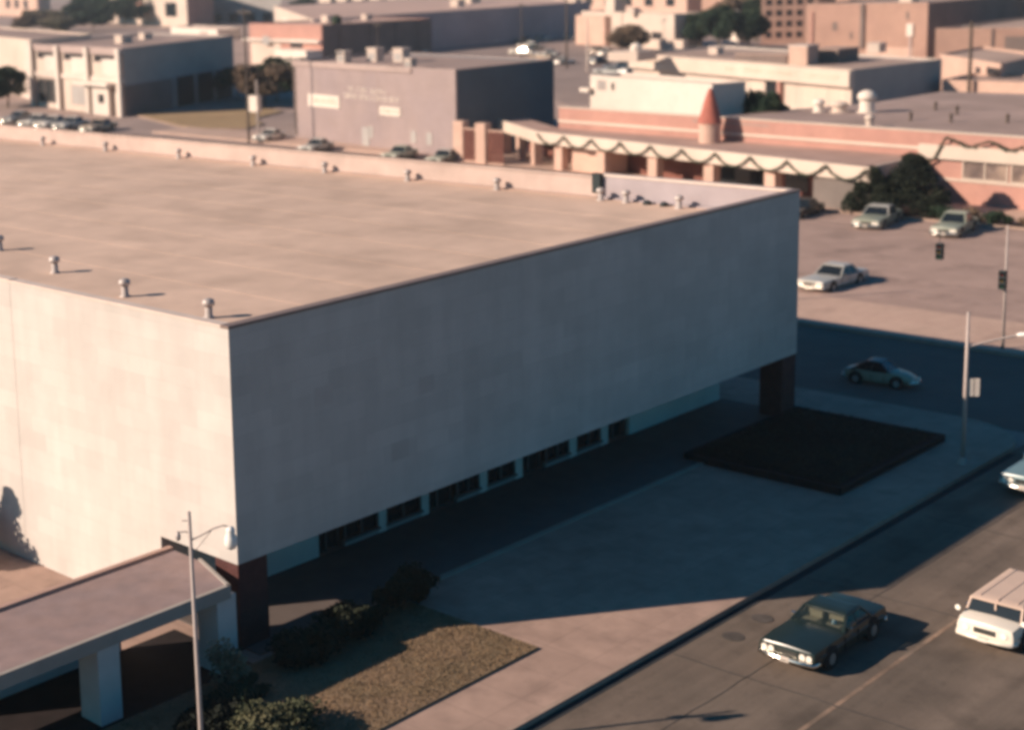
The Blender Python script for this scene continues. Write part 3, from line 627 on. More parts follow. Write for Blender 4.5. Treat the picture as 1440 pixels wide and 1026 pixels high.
def letters(b, f, a0, a1, z0, z1, seed, par, m, d=.03):
    """row of small upright strokes, too blurred in the photo to read"""
    rnd = random.Random(seed); l = b['lf'] if f == 'F' else b['ls']; ff = F if f == 'F' else S
    mb = MB(); w_ = (z1-z0)*.62/l; a = a0; n = 0
    while a < a1-w_:
        if rnd.random() < .14: a += w_*.9; continue
        ff(b,a,a+w_*.22,z0,z1,d,d+.03,mb)
        if rnd.random() < .7: ff(b,a+w_*.23,a+w_*.72,z1-(z1-z0)*.2,z1,d,d+.03,mb)
        if rnd.random() < .6: ff(b,a+w_*.23,a+w_*.72,z0,z0+(z1-z0)*.2,d,d+.03,mb)
        if rnd.random() < .5: ff(b,a+w_*.5,a+w_*.72,z0+(z1-z0)*.21,z1-(z1-z0)*.21,d,d+.03,mb)
        a += w_*1.05
    return mb.build('lettering', m, par)

# grey block building
g = building('grey_block_building', 'plain grey block building with faded white wall signs and a deep shaded side', (102.2,103.7),(95.9,72.8),(113.3,73.2), 9.2, M['grey_block'], M['brownroof'], side=mat('grey_side_paint', (.11,.13,.15), .9, .06, .5), parmat=M['grey_trim'])  # side wall gets a darker, bluer grey than the front
F(g,.24,1.0,8.55,9.1,.001,.16).build('fascia_band', M['grey_trim'], g['root'])
sgn = F(g,.685,.895,3.9,5.35,.001,.12).build('sign_board', M['sign_white'], g['root']); letters(g,'F',.70,.88,4.3,4.95,3,sgn,M['letter'],.121)
sgn = F(g,.307,.43,3.7,4.65,.001,.12).build('sign_board', M['sign_white'], g['root']); letters(g,'F',.315,.42,4.0,4.4,4,sgn,M['letter'],.121)
letters(g,'F',.51,.63,6.05,6.55,5,g['root'],M['sign_white'],.001); letters(g,'F',.40,.50,6.0,6.5,6,g['root'],M['sign_white'],.001); letters(g,'F',.32,.67,5.25,5.75,7,g['root'],M['sign_white'],.001)
for a in (.22,.13,.475): window(g,'F',a,a+.035,.9,2.4,1,M['grey_trim'],M['grey_wall'])
F(g,.50,.545,GZ,2.1,.001,.08).build('door', M['grey_wall'], g['root'])
F(g,.985,.992,.2,8.5,.001,.1).build('downpipe', M['wood'], g['root'])
F(g,.44,.4425,3,8.5,.001,.04).build('downpipe', M['grey_trim'], g['root'])
for i, (x, y, s_) in enumerate(((104.4,97.2,1.0),(107.4,94.9,1.15),(107.6,90.9,1.15),(99.2,82.0,.8))):
    u = thing('rooftop_unit', ['leftmost pale square box on the grey block roof','second pale square box from the left on the grey block roof','third pale square box from the left on the grey block roof','small pale box near the front edge of the grey block roof'][i],
              'rooftop unit', (x,y,8.9), 'boxes on the grey block roof')
    MB().box(x-.6*s_,x+.6*s_,y-.65*s_,y+.65*s_,8.88,8.9+1.3*s_).build('casing', M['cream'], u, bevel=.04)
    MB().box(x-.68*s_,x+.68*s_,y-.73*s_,y+.73*s_,8.901+1.3*s_,8.9+1.42*s_).build('lid', M['coping_light'], u)
    MB().box(x-.62*s_,x-.601*s_,y-.45*s_,y+.45*s_,9.1,9.0+.8*s_).build('grille', M['grey_wall'], u)

# office building with white frames
o_ = building('office_building', 'two-storey office with pale framed bays and a dark grey shaded side', (114.6,176.7),(109.4,146.5),(142.4,159.7), 9.7, M['cream'], M['brownroof'], side=M['grey_wall'], parmat=M['grey_trim'])
F(o_,0,1,8.7,9.59,.001,.25).build('fascia_band', M['grey_trim'], o_['root'])
F(o_,0,1,4.7,5.4,.001,.3).build('floor_band', M['coping_light'], o_['root'])
for a in (0,.33,.66,.97): F(o_,a,a+.035,GZ,9.6,.302,.75).build('frame_post', M['white_paint'], o_['root'])
for a0, a1 in ((.06,.30),(.39,.63),(.72,.94)):
    window(o_,'F',a0,a1,7.5,8.6,3,M['grey_trim'],M['glass']); F(o_,a0+.015,a1-.09,5.5,8.0,.07,.12).build('spandrel_panel', M['white_paint'], o_['root'])
window(o_,'F',.70,.95,.6,4.4,3,M['grey_trim'],M['dark']); window(o_,'F',.34,.56,.8,3.8,3,M['grey_trim'],M['grey_wall'])
F(o_,.06,.42,4.2,4.69,.302,1.9).build('entrance_roof', M['sign_white'], o_['root'])
F(o_,.11,.28,GZ,4.19,.302,.9).build('entrance_wall', M['white_paint'], o_['root']); F(o_,.155,.215,1.6,2.9,.901,.93).build('entrance_window', M['glass'], o_['root'])
S(o_,.42,.97,GZ,4.4,.001,.05).build('carport_opening', M['dark'], o_['root'])  # flat dark panel paints the shade inside the carport
for a in (.41,.60,.78): S(o_,a,a+.02,GZ,4.4,.051,.2).build('carport_post', M['grey_wall'], o_['root'])
S(o_,.0,.40,GZ,4.3,.001,.06).build('base_panel', M['brick_brown'], o_['root'])
wl = building('white_hall', 'plain white hall wall at the left edge joined to the office', (143.8,251.1),(121.7,187.2),(140,195), 9.9, M['cream'], M['brownroof'])
F(wl,.0,.06,GZ,9.7,.001,.3).build('corner_pier', M['coping_light'], wl['root'])

# brick building mid
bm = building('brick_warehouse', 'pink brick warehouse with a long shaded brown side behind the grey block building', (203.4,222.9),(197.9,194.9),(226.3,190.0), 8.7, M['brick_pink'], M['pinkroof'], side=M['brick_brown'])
F(bm,0,1.06,5.0,5.5,.001,.9).build('ledge', M['sign_white'], bm['root'])
F(bm,.0,.42,GZ,3.6,.001,4.0).build('lean_to', M['sign_white'], bm['root']); F(bm,.55,.98,GZ,4.9,.001,.1).build('white_ground_wall', M['cream'], bm['root'])
F(bm,.66,.76,4.3,6.1,.901,.95).build('dark_panel', M['grey_wall'], bm['root'])
window(bm,'F',.25,.42,3.7,4.9,2)
for a in (.15,.42,.66,.86): S(bm,a,a+.02,.5,8.3,.001,.25).build('pilaster', M['brick_brown'], bm['root'])
S(bm,.9,.94,GZ,2,.001,1).build('bin_box', M['cream'], bm['root'])
m = MB(); m.lathe((203,195.5,8.4), [(.9,0),(1.1,.5),(1.1,1.4),(.6,1.9),(.1,2.1)], 14); tag(m.build('roof_fan', M['leaf_dark'], None, smooth=True), 'round dark fan housing on the brick warehouse roof corner', 'roof fan')

# large shed behind with long grey side
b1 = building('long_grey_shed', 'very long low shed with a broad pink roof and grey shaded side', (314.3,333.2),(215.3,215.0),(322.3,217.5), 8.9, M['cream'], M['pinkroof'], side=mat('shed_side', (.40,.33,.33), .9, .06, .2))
F(b1,.0,.7,3,6.5,.001,.3).build('white_band', M['sign_white'], b1['root'])
w1 = building('white_block', 'white block building in front of the long grey shed', (303.8,266.5),(292.7,230.6),(299,228), 6.5, M['cream'], M['pinkroof'])
F(w1,.45,.49,1,3.3,.001,.2).build('door', M['brick_pink'], w1['root'])
for a in (.25,.62): F(w1,a,a+.006,0,6.3,.001,.1).build('wall_rib', M['grey_trim'], w1['root'])
for x, y, s_, l in ((325,262,2.2,'white penthouse box on the pink shed roof'),(321,222,1.2,'small white box at the far end of the pink shed roof')):
    u = thing('rooftop_unit', l, 'rooftop unit', (x,y,8.6)); MB().box(x-s_,x+s_,y-s_*1.2,y+s_*1.2,8.58,8.6+s_*1.4).build('casing', M['cream'], u); MB().box(x-s_-.1,x+s_+.1,y-s_*1.2-.1,y+s_*1.2+.1,8.601+s_*1.4,8.85+s_*1.4).build('lid', M['coping_light'], u)

tw_ = building('tall_white_building', 'tall white building with a few dark windows at the top left', (391.3,527.2),(353.7,423.2),(369.0,425.3), 15.5, M['cream'], M['pinkroof'], side=M['brick_pink'])
for a0,a1,z0,z1 in ((.83,.90,5.5,8),(.46,.52,2.0,5.5),(.10,.22,3.5,9.0),(.38,.52,10.5,13),(.6,.64,7,8.5)): window(tw_,'F',a0,a1,z0,z1,1)
F(tw_,.46,.62,6.2,9.5,.001,.2).build('faded_sign', M['brick_pink'], tw_['root'])
wlo = building('low_white_garage', 'low white garage roof edge right of the tall white building', (296.8,363.8),(281.7,323.6),(292.5,325.1), 3.0, M['sign_white'], M['pinkroof'])
F(wlo,.2,.35,GZ,2.2,.001,.1).build('garage_door', M['grey_trim'], wlo['root'])
dw = building('dark_grey_hall', 'dark grey hall in shade right of the tall white building', (383.3,461.5),(381.0,454.4),(389.6,409.3), 14, M['grey_wall'], M['brownroof'], side=M['grey_wall'])
for k in range(5): S(dw,.08+k*.18,.18+k*.18,.5,3.8,.001,.1).build('loading_door', M['glass'], dw['root'])
pk = building('pink_building', 'pale pink building at the far top left corner', (512.0,837.7),(446.7,655.3),(458.4,660.5), 18, M['brick_pale'], M['pinkroof'])
for k in range(3): window(pk,'F',.1+k*.1,.15+k*.1,4,9,1)
# mid right
wc = building('white_corner_building', 'white building with a square tower and a dark bush before it, top centre', (286.6,194.6),(268.2,156.9),(275.5,154.4), 7.7, M['cream'], M['pinkroof'])
F(wc,.63,.73,7.72,12.5,-3.2,-.2).build('tower', M['cream'], wc['root'])
F(wc,.66,1.0,GZ,6.8,.001,1.6).build('projecting_bay', M['brick_pale'], wc['root'])
F(wc,-.12,.001,GZ,2.2,-.5,.9).build('low_wing', M['cream'], wc['root'])
window(wc,'F',.12,.22,2.0,3.6,2)
gr = building('window_grid_building', 'red and grey building with a grid of small windows, top right of centre', (291.8,149.6),(298.3,139.4),(304.8,138.6), 12, M['brick_tan'], M['pinkroof'])
for k in range(5):
    for j in range(4): window(gr,'F',.08+k*.18,.2+k*.18,1.2+j*2.4,2.7+j*2.4,1, M['brick_pink'])
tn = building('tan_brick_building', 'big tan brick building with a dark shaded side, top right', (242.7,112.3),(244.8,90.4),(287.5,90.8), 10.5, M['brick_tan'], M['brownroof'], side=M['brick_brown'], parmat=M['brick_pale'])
F(tn,.51,.54,2.5,10.4,.001,.4).build('downpipe', M['brick_brown'], tn['root'])
F(tn,.94,.955,2.5,9,.001,.3).build('pilaster', M['brick_pink'], tn['root'])
for a0,a1,z0,z1 in ((.73,.78,5.5,7.2),(.60,.63,4,5.4),(.145,.175,7.5,9)): window(tn,'F',a0,a1,z0,z1,1,M['brick_tan'],M['brick_brown'])
F(tn,.11,.16,4.6,6.8,.001,.3).build('wall_vent', M['sign_white'], tn['root']); F(tn,.12,.14,GZ,4.5,.001,.2).build('downpipe', M['grey_trim'], tn['root'])
F(tn,.10,.49,GZ,2.6,.001,.06).build('pale_base', M['brick_pale'], tn['root'])
F(tn,.55,1.0,GZ,1.6,.001,3.5).build('loading_dock', M['tanroof'], tn['root'])
bd = building('dark_slate_building', 'huge dark slate-coloured building mass behind, top right corner', (285,114),(290,86),(420,90), 17, M['grey_wall'], M['brownroof'], side=M['grey_wall'])
for k in range(4): window(bd,'S',.1+k*.2,.2+k*.2,3,8,3)
br = building('brick_annex', 'sunlit tan brick annex with a dark recess at the right edge', (226,80.5),(231,67.0),(272,69), 6.9, M['brick_tan'], M['tanroof'], parmat=M['brick_pale'])
F(br,.0,.28,1.5,5.5,.001,.05).build('dark_recess', M['brick_brown'], br['root']); F(br,.4,.42,GZ,6.7,.001,.2).build('downpipe', M['brick_brown'], br['root'])
lr = building('low_tan_shop', 'low tan flat-roofed shop at the right edge behind the brown roof', (169.0,54.0),(168.7,42.1),(180.0,43.0), 3.4, M['brick_pale'], M['tanroof'])
F(lr,.18,.52,.3,1.6,.001,.1).build('sign_board', M['sign_white'], lr['root']); F(lr,.02,.1,GZ,2.4,.001,.1).build('door', M['glass'], lr['root'])
l2 = building('cream_sloped_shop', 'cream shop with a dark opening above the low tan shop at the right edge', (193.4,65.2),(177,50.0),(196,52), 5.0, M['brick_pale'], M['tanroof'])
F(l2,.0,.2,2.2,4.3,.001,.1).build('dark_opening', M['glass'], l2['root']); window(l2,'F',.3,.38,2.8,4.1,1)
# long cream shop
sl = building('long_cream_shop', 'long shop with a broad cream lettered fascia and glass front', (172.7,102.9),(151.2,57.2),(172.1,55.5), 5.8, M['cream'], M['tanroof'], side=M['grey_wall'], parmat=M['fascia'])
fb = F(sl,-.01,1.0,3.7,5.69,.001,.8).build('fascia', M['fascia'], sl['root'])
letters(sl,'F',.03,.16,4.4,5.1,11,fb,M['letter'],.801); letters(sl,'F',.19,.52,4.4,5.1,12,fb,M['letter'],.801); letters(sl,'F',.80,.9,4.6,5.1,13,fb,M['letter'],.801)
for a0, a1 in ((.02,.08),(.09,.19),(.215,.26),(.355,.40),(.41,.44),(.52,.60),(.62,.72)): window(sl,'F',a0,a1,.5,3.4,2,M['sign_white'],M['fascia'])
F(sl,.28,.34,GZ,3.5,.001,.1).build('entrance', M['glass'], sl['root']); F(sl,.262,.275,GZ,3.69,.001,.7).build('column', M['brick_pink'], sl['root'])
u = thing('roof_penthouse', 'pale square brick penthouse on the long cream shop roof', 'rooftop unit', (161.5,69,5.5)); MB().box(160,163,67.8,70.4,5.48,7.9).build('casing', M['brick_pale'], u); MB().box(159.9,163.1,67.7,70.5,7.901,8.1).build('lid', M['coping_light'], u)
u = thing('rooftop_unit', 'dark louvred roof unit right of the pale penthouse', 'rooftop unit', (167.5,68,5.5)); MB().box(164.8,170.5,66,69.6,5.48,7.2).build('casing', M['brick_brown'], u); MB().box(164.7,170.6,65.9,69.7,7.201,7.35).build('lid', M['tanroof'], u)
u = thing('rooftop_unit', 'long low dark roof unit left of the pale penthouse', 'rooftop unit', (163,75,5.5)); MB().box(161.5,165,71.5,79,5.48,6.6).build('casing', M['brick_brown'], u); MB().box(161.4,165.1,71.4,79.1,6.601,6.75).build('lid', M['tanroof'], u)
bx = thing('stair_box', 'small cream roof box at the left end of the long shop', 'rooftop unit', (163,96,5.5)); MB().box(160.5,165.5,94,99,5.48,6.8).build('casing', M['cream'], bx); MB().lathe((162.6,95.6,6.8), [(.8,0),(.9,.6),(.5,1.1),(.1,1.2)], 12).build('cap', M['sign_white'], bx)
wb_ = building('white_plaster_block', 'windowless white plaster block behind the brick shop roof', (108.5,64.9),(102.4,46.6),(106.0,45.2), 8.0, M['white_paint'], M['pinkroof'])
window(wb_,'F',.86,.93,6.5,7.5,2,M['grey_trim'],M['grey_wall']); window(wb_,'F',.78,.81,6.5,7.4,1,M['white_paint'],M['glass'])
F(wb_,.97,1.05,6.2,6.6,.001,.7).build('ledge', M['sign_white'], wb_['root'])

# ------------------------------------------------------------------ brick shop with garland (near background)
T_ = 'trees among the town buildings'
sh = thing('brick_shop', 'long pink brick shop with a white-edged flat canopy hung with green garlands', 'building', (92,30,0))
U0 = (90.0,-14.); U1 = (98.4,61.5); tu, lu = unit(U0, U1); nu = (-tu[1], tu[0]) if -tu[1] < 0 else (tu[1], -tu[0])
def us(y): return (y-U0[1])/tu[1]
def UB(y0, y1, z0, z1, d0, d1, m=None): return (m or MB()).obox(U0, tu, nu, us(y0), us(y1), z0, z1, d0, d1)
UB(-14,61.5,GZ,5.5,-.3,0).build('front_wall', M['brick_pink'], sh)
UB(-14,61.5,5.501,5.62,-.36,.08).build('coping', M['fascia'], sh)
UB(22.6,61.5,4.05,4.3,.001,.12).build('flashing', M['fascia'], sh)
UB(-14,22.5,3.45,4.55,.001,.35).build('fascia', M['fascia'], sh)
UB(-14,22.5,1.75,1.95,.001,.1).build('sill', M['fascia'], sh)
rb = (133.0,61.5)
MB().prism([(90.4,-14),(96.5,45.0),(110,41.6),(118,38.5),(133,38),(133,-14)], 5.0, 5.2).build('roof', M['brownroof'], sh)
for y0, y1 in ((-4.5,0),(.4,5.0),(5.5,10.0),(10.4,15.0),(15.2,18.9)):
    m = MB(); UB(y0,y1,1.96,2.06,.001,.1,m); 
    for k in range(3): yy = y0+(y1-y0-.12)*k/2; UB(yy,yy+.12,2.061,3.44,.001,.12,m)
    wo = m.build('window', M['fascia'], sh); UB(y0+.05,y1-.05,2.0,3.44,.001,.05).build('pane', M['grey_wall'] if y0 < 3 else mat('shop_glass', (.16,.12,.11), .2, .3, 1.2, (.34,.25,.2)), wo)
# canopy in front
C0, C1, C2 = (84.9,22.3), (93.6,60.5), (101.2,71.5)
cpoly = [C0, C1, C2, (104.5,70.5), (98.2,61.5), (94.4,22.3)]
MB().prism([(C0[0]+.25,C0[1]+.2),(C1[0]+.25,C1[1]-.1),(C2[0]+.25,C2[1]-.3),(104.3,70.2),(98.0,61.3),(94.1,22.5)], 3.3, 3.5).build('canopy_roof', M['duskroof'], sh)
fa = MB()
for a, b in ((C0,C1),(C1,C2)):
    t, d = unit(a, b); n = (-t[1], t[0]); fa.obox(a, t, n, 0, d, 2.45, 3.6, -.2, 0)
t, d = unit(C0,(94.2,22.3)); fa.obox(C0, t, (t[1],-t[0]), .21, d, 2.45, 3.6, -.2, 0)
fa.build('canopy_fascia', M['fascia'], sh)
MB().prism([(C0[0]+.3,C0[1]+.3),(C1[0]+.3,C1[1]-.2),(C2[0]+.3,C2[1]-.4),(104.2,70.1),(97.9,61.2),(94.0,22.7)], 2.9, 3.0).build('canopy_ceiling', M['pier_paint'], sh)
t, d = unit(C0, C1); n = (-t[1], t[0])
MB().obox(C0, t, n, .25, 5.6, GZ, 2.44, -.5, -.3).build('grey_end_panel', M['grey_dark'], sh)
for s_ in (9.6,16.4,23.2,30.0,36.0):
    MB().obox(C0, t, n, s_, s_+1.1, GZ, 2.9, -1.2, -.35).build('pillar', M['brick_pale'], sh)
t2, d2 = unit(C1, C2); n2 = (-t2[1], t2[0])
for s_ in (2.0,7.0,12.2): MB().obox(C1, t2, n2, s_, s_+1.0, GZ, 2.9, -1.1, -.3).build('pillar', M['brick_pale'], sh)
# recessed shopfront under the canopy: brick and glass bays
for i, (s0, s1) in enumerate(((.3,7.4),(7.5,13.6),(13.7,20.4),(20.5,27.0),(27.1,34.0))):
    MB().obox(C0, t, n, s0, s1, GZ, 2.9, -4.0, -3.7).build('shopfront_bay', [M['grey_wall'],M['brick_red'],M['dark'],M['brick_red'],M['brick_red']][i], sh)
MB().obox(C0, t, n, 14.4, 17, GZ, 2.6, -3.69, -3.62).build('shop_door', M['glass'], sh)
MB().obox(C0, t, n, 9.0, 11.4, .4, 2.6, -3.69, -3.62).build('shop_window', M['glass'], sh)
MB().obox(C0, t, n, 2.0, 2.3, GZ, 2.6, -3.69, -3.62).build('shop_door', M['brick_pale'], sh)
MB().obox(C0, t, n, 30.2, 35.5, GZ, 2.9, -3.4, -1.25).build('wall_panel', M['brick_pale'], sh)
for s_ in (3.4,8.2): MB().obox(C1, t2, n2, s_, s_+3.4, .2, 2.7, -3.0, -2.8).build('shopfront_bay', M['brick_red'], sh)
# freestanding pale piers at the left with dark slatted screens between
for i, (x, y) in enumerate(((94.4,70.9),(93.7,67.4))):
    p = MB().box(x-.5,x+.5,y-.65,y+.65,GZ,4.1)
    tag(p.build('brick_pillar', M['brick_pale'], None, bevel=.03), ['leftmost pale square brick pillar, at the corner of the grey block building','second pale square brick pillar, left of the white shop canopy'][i], 'pillar', 'pale brick pillars beside the shop')
for i, (y0, y1) in enumerate(((68.1,70.2),(64.6,66.7))):
    s_ = thing('slatted_screen', ['dark slatted screen between the two pale brick pillars','dark slatted screen between the pillar and the shop canopy'][i], 'screen', (94.0-i*.5,(y0+y1)/2,0), 'dark slatted screens')
    X_ = 94.0-i*.5; [MB().box(X_-.05,X_+.05,y0,y1,q0,q1).build('rail', M['brick_pale'], s_) for q0, q1 in ((GZ,.15),(3.3,3.45))]
    m = MB(); k = y0+.05
    while k < y1-.1: m.box(X_-.03,X_+.03,k,k+.12,.151,3.299); k += .2
    m.build('slats', M['brick_red'], s_)
# garlands
def garland(pts, label, r=.14):
    m = MB(); rnd = random.Random(3); P_ = []
    for a, b in zip(pts, pts[1:]):
        a, b = Vector(a), Vector(b); n_ = max(2, int((b-a).length/.12))
        for i in range(n_): P_.append(a.lerp(b, i/n_))
    for p in P_:
        for k in range(9):
            u_ = Vector((rnd.gauss(0,1),rnd.gauss(0,1),rnd.gauss(0,1))).normalized(); v_ = u_.orthogonal().normalized(); q = p+u_*r*rnd.random()*.6
            m.add([q+u_*r*.9, q+v_*.04, q-v_*.04], [(0,1,2)])
    m.tube(pts, .06, 6)
    return tag(m.build('garland', M['garland']), label, 'garland')
gp = []
nn = 10; t, d = unit(C0, C1); n = (-t[1], t[0])
for i in range(nn*6+1):
    s_ = .2+(d-.3)*i/(nn*6); ph = (i % 6)/6
    z = 3.42-.95*math.sin(math.pi*ph)**.8 if i % 6 else 3.42
    gp.append((C0[0]+t[0]*s_+n[0]*.18, C0[1]+t[1]*s_+n[1]*.18, z))
garland(gp, 'long green garland looped in scallops along the white canopy edge')
def up(y, z): s_ = us(y); return (U0[0]+tu[0]*s_+nu[0]*.45, U0[1]+tu[1]*s_+nu[1]*.45, z)
garland([up(23,3.3),up(21.8,3.0),up(21.1,3.4),up(20.5,4.5),up(20.1,5.2),up(19.3,4.95),up(18.5,4.62),up(17.8,4.62),up(17.2,4.9),up(16.7,5.1),up(16.1,5.0),up(15.4,4.6),up(14.6,4.58),up(13.8,4.9),up(13,5.1),up(12,4.8),up(10.5,4.6),up(8.5,5.2),up(7,5.2),up(5.5,4.85),up(3,4.9),up(0,5.2)], 'green garland waving across the pink brick wall at the right edge', .19)
tree('evergreen_tree', 'big dark Christmas evergreen leaning against the end of the shop canopy', 'tree', 87.0, 19.9, 4.8, 2.4, 3.6, M['leaf_black'], .16, 9000, 41, cone=True, trunkh=.5, clumps=44)
tree('evergreen_tree', 'shorter dark evergreen at the left foot of the big Christmas evergreen', 'tree', 85.2, 22.2, 3.7, 1.6, 2.4, M['leaf_black'], .16, 6000, 42, cone=True, trunkh=.4, clumps=26)
# turret with red cone on the canopy roof
tu_ = thing('rooftop_turret', 'round pale drum topped by a tall red cone on the shop canopy roof', 'turret', (94.2,41.8,3.5))
MB().lathe((94.2,41.8,3.48), [(.95,0),(.95,1.55),(1.0,1.56),(1.0,1.8)], 20).build('drum', M['brick_pale'], tu_)
MB().lathe((94.2,41.8,5.3), [(1.08,-.02),(1.06,.0),(.80,.9),(.5,2.0),(.22,2.85),(.04,3.1)], 20).build('cone', M['cone'], tu_, smooth=True)
tree('broadleaf_tree', 'dark rounded tree tucked against the shaded end of the white plaster block', 'tree', 107.6, 44.0, 7.4, 2.6, 2.9, M['leaf_dark'], .22, 8000, 91, T_)
# things on the brown roof
def roofthing(name, label, x, y, r, h, m, cat='roof vent', dome=False):
    u = thing(name, label, cat, (x,y,5.2), 'vents on the brown shop roof')
    MB().lathe((x,y,5.18), [(r*1.1,0),(r*1.1,.1),(r*.8,.12),(r*.8,h*.6)], 14).build('pipe', m, u)
    MB().lathe((x,y,5.18+h*.6), [(r,0),(r*1.05,h*.15),(r*.9,h*.3),(r*.4,h*.42),(.02,h*.45)], 14).build('cap', m, u, smooth=True)
roofthing('roof_vent', 'large white round vent on the brown shop roof', 109.3, 34.6, .85, 2.0, M['sign_white'])
roofthing('roof_vent', 'small pale vent below the large white one on the brown roof', 97.6, 28.6, .4, 1.1, M['cream'])
roofthing('roof_vent', 'pale squat vent left of the large white vent', 107.8, 38.6, .55, 1.2, M['sign_white'])
roofthing('roof_vent', 'wide pale box-like vent between two white vents on the brown roof', 108.3, 36.8, .8, 1.0, M['cream'])
for x, y, l in ((104,28,'thin dark pipe on the brown roof right of the pale vent'),(104.3,24.6,'thin dark pipe on the brown roof, middle right'),(105.9,20.5,'thin dark pipe on the brown roof near the right edge'),(113.8,30.2,'thin dark pipe far back on the brown roof'),(111,27,'thin dark pipe behind the middle right one on the brown roof')):
    roofthing('roof_vent', l, x, y, .16, .8, M['wood'])
u = thing('rooftop_unit', 'tall grey-green roof unit at the right edge of the brown roof', 'rooftop unit', (118,22,5.2)); MB().box(117.2,118.6,20.6,21.8,5.18,6.9).build('casing', M['leaf_dark'], u); MB().box(117.1,118.7,20.5,21.9,6.901,7.0).build('lid', M['wood'], u)

more = [(246,181,95,'white','white car in the nearer far row, left of the silver car'),(268,196,90,'white','white car between the two far rows, left of the dark pole'),(256,168,10,'tan','tan car on the open ground right of the dark pole'),
 (248,160,0,'white','white car on the open ground left of the double pole'),(213,133,100,'navy','dark blue car in front of the cream wall left of the stair box'),(203,128,100,'silver','silver car by the cream shop corner'),
 (196,121,90,'white','white car near the left end of the cream shop'),(152,158,200,'black','dark car by the shaded end of the office'),(300,205,20,'black','dark car at the foot of the grey shed wall'),(330,210,0,'cream','cream car at the far end of the grey shed wall')]
for x, y, a, c_, l in more: car(l, x, y, a, c_, L=5.4, H=1.5, group='cars standing on the open ground', detail=False, sc=1.1)
for i, (x, y, z, r, l) in enumerate(((212,207,8.6,1.2,'small pale box on the brick warehouse roof, near its front'),(222,205,8.6,1.0,'small pale box on the brick warehouse roof, toward its far end'),(300,245,8.6,1.6,'pale box low on the pink shed roof'),
  (340,235,8.6,1.5,'pale box near the right end of the pink shed roof'),(124,165,9.4,1.1,'pale box in the middle of the office roof'),(134,172,9.4,.9,'small pale box toward the back of the office roof'),(258,100,10.2,1.5,'pale box on the tan brick building roof'),
  (275,172,7.4,1.2,'small box on the white corner building roof'),(188,72,5.5,1.1,'small pale box on the cream shop roof, far right'),(178,92,5.5,.9,'small pale box on the cream shop roof, left half'))):
    u = thing('rooftop_unit', l, 'rooftop unit', (x,y,z), 'small boxes on the town roofs')
    MB().box(x-r,x+r,y-r*.8,y+r*.8,z-.02,z+r*1.1).build('casing', M['cream'], u); MB().box(x-r*1.1,x+r*1.1,y-r*.9,y+r*.9,z+r*1.1+.001,z+r*1.1+.12).build('lid', M['coping_light'], u)
# ------------------------------------------------------------------ utility poles and signs
def upole(label, x, y, h, r=.16, m=None, arms=True, group='utility poles over the town'):
    t = thing('utility_pole', label, 'utility pole', (x,y,0), group)
    MB().tube([(x,y,-.3),(x,y,h)], r, 10, r*.65).build('post', m or M['wood'], t)
    if arms:
        MB().box(x-.07,x+.07,y-1.2,y+1.2,h-.75,h-.6).build('crossarm', m or M['wood'], t)
        for k in (-1.05,-.5,.5,1.05): MB().lathe((x,y+k,h-.6), [(.04,0),(.07,.1),(.03,.2)], 8).build('insulator', M['grey_wall'], t)
    return t
upole('tall dark utility pole left of the grey block building', 94.84, 103.99, 15.9)
upole('dark utility pole rising from the far car rows over the grey building roof', 238, 175, 11.5)
upole('dark double utility pole left of the tall pale pole at top centre', 212.5, 144.5, 13.5, .22)
upole('pale steel pole by the white corner building', 206.9, 135.8, 9.6, .2, M['cream'], False)
upole('thin pale pole against the grey shed wall', 262, 181, 9, .12, M['galv'], False)
upole('thin dark pole in front of the white corner building tower', 262, 166, 11.5, .1)
upole('dark utility pole at the right edge in front of the tan shops', 168.2, 50.2, 10.8, .28)
upole('thin dark pole in front of the brick warehouse side', 205, 186, 9, .12)
upole('thin pole rising at the far left of the pink shed roof', 210, 199, 9.5, .1)
sgp = thing('sign_post', 'pale post with a white box sign at the left corner of the grey block building', 'sign', (98.6,106.4,0))
MB().tube([(98.6,106.4,-.1),(98.6,106.4,7.0)], .14, 8).build('post', M['pole'], sgp); MB().box(98.2,98.9,106.0,107.7,3.2,5.1).build('sign_box', M['sign_white'], sgp)
rs = thing('road_sign', 'small round-topped white road sign on the grass island', 'sign', (119.5,129,0)); MB().tube([(119.5,129,0),(119.5,129,2.2)], .06, 6).build('post', M['pole'], rs); MB().tube([(119.4,129,2.3),(119.44,129,2.3)], .5, 8).build('sign_face', M['sign_white'], rs)
pc = thing('white_column', 'tall white pylon with a stepped foot in front of the dark trees', 'pylon', (295.6,158.2,0)); MB().box(294.9,296.3,157.5,158.9,.6,7.4).build('shaft', M['sign_white'], pc); MB().box(293.8,297.4,156.2,160.2,-.2,.6).build('foot', M['sign_white'], pc)
lf_ = thing('a_frame_stand', 'tall tapering tan A-frame stand beside the white pylon', 'stand', (296,154.6,0)); m = MB()
for dy in (-1.3,1.3): m.tube([(296,154.6+dy,-.1),(296,154.6+dy*.1,5.3)], .16, 6)
m.tube([(296,153.9,2),(296,155.3,2)], .12, 6).tube([(296,154.2,3.6),(296,155,3.6)], .12, 6); m.build('legs', M['leaf_tan'], lf_)

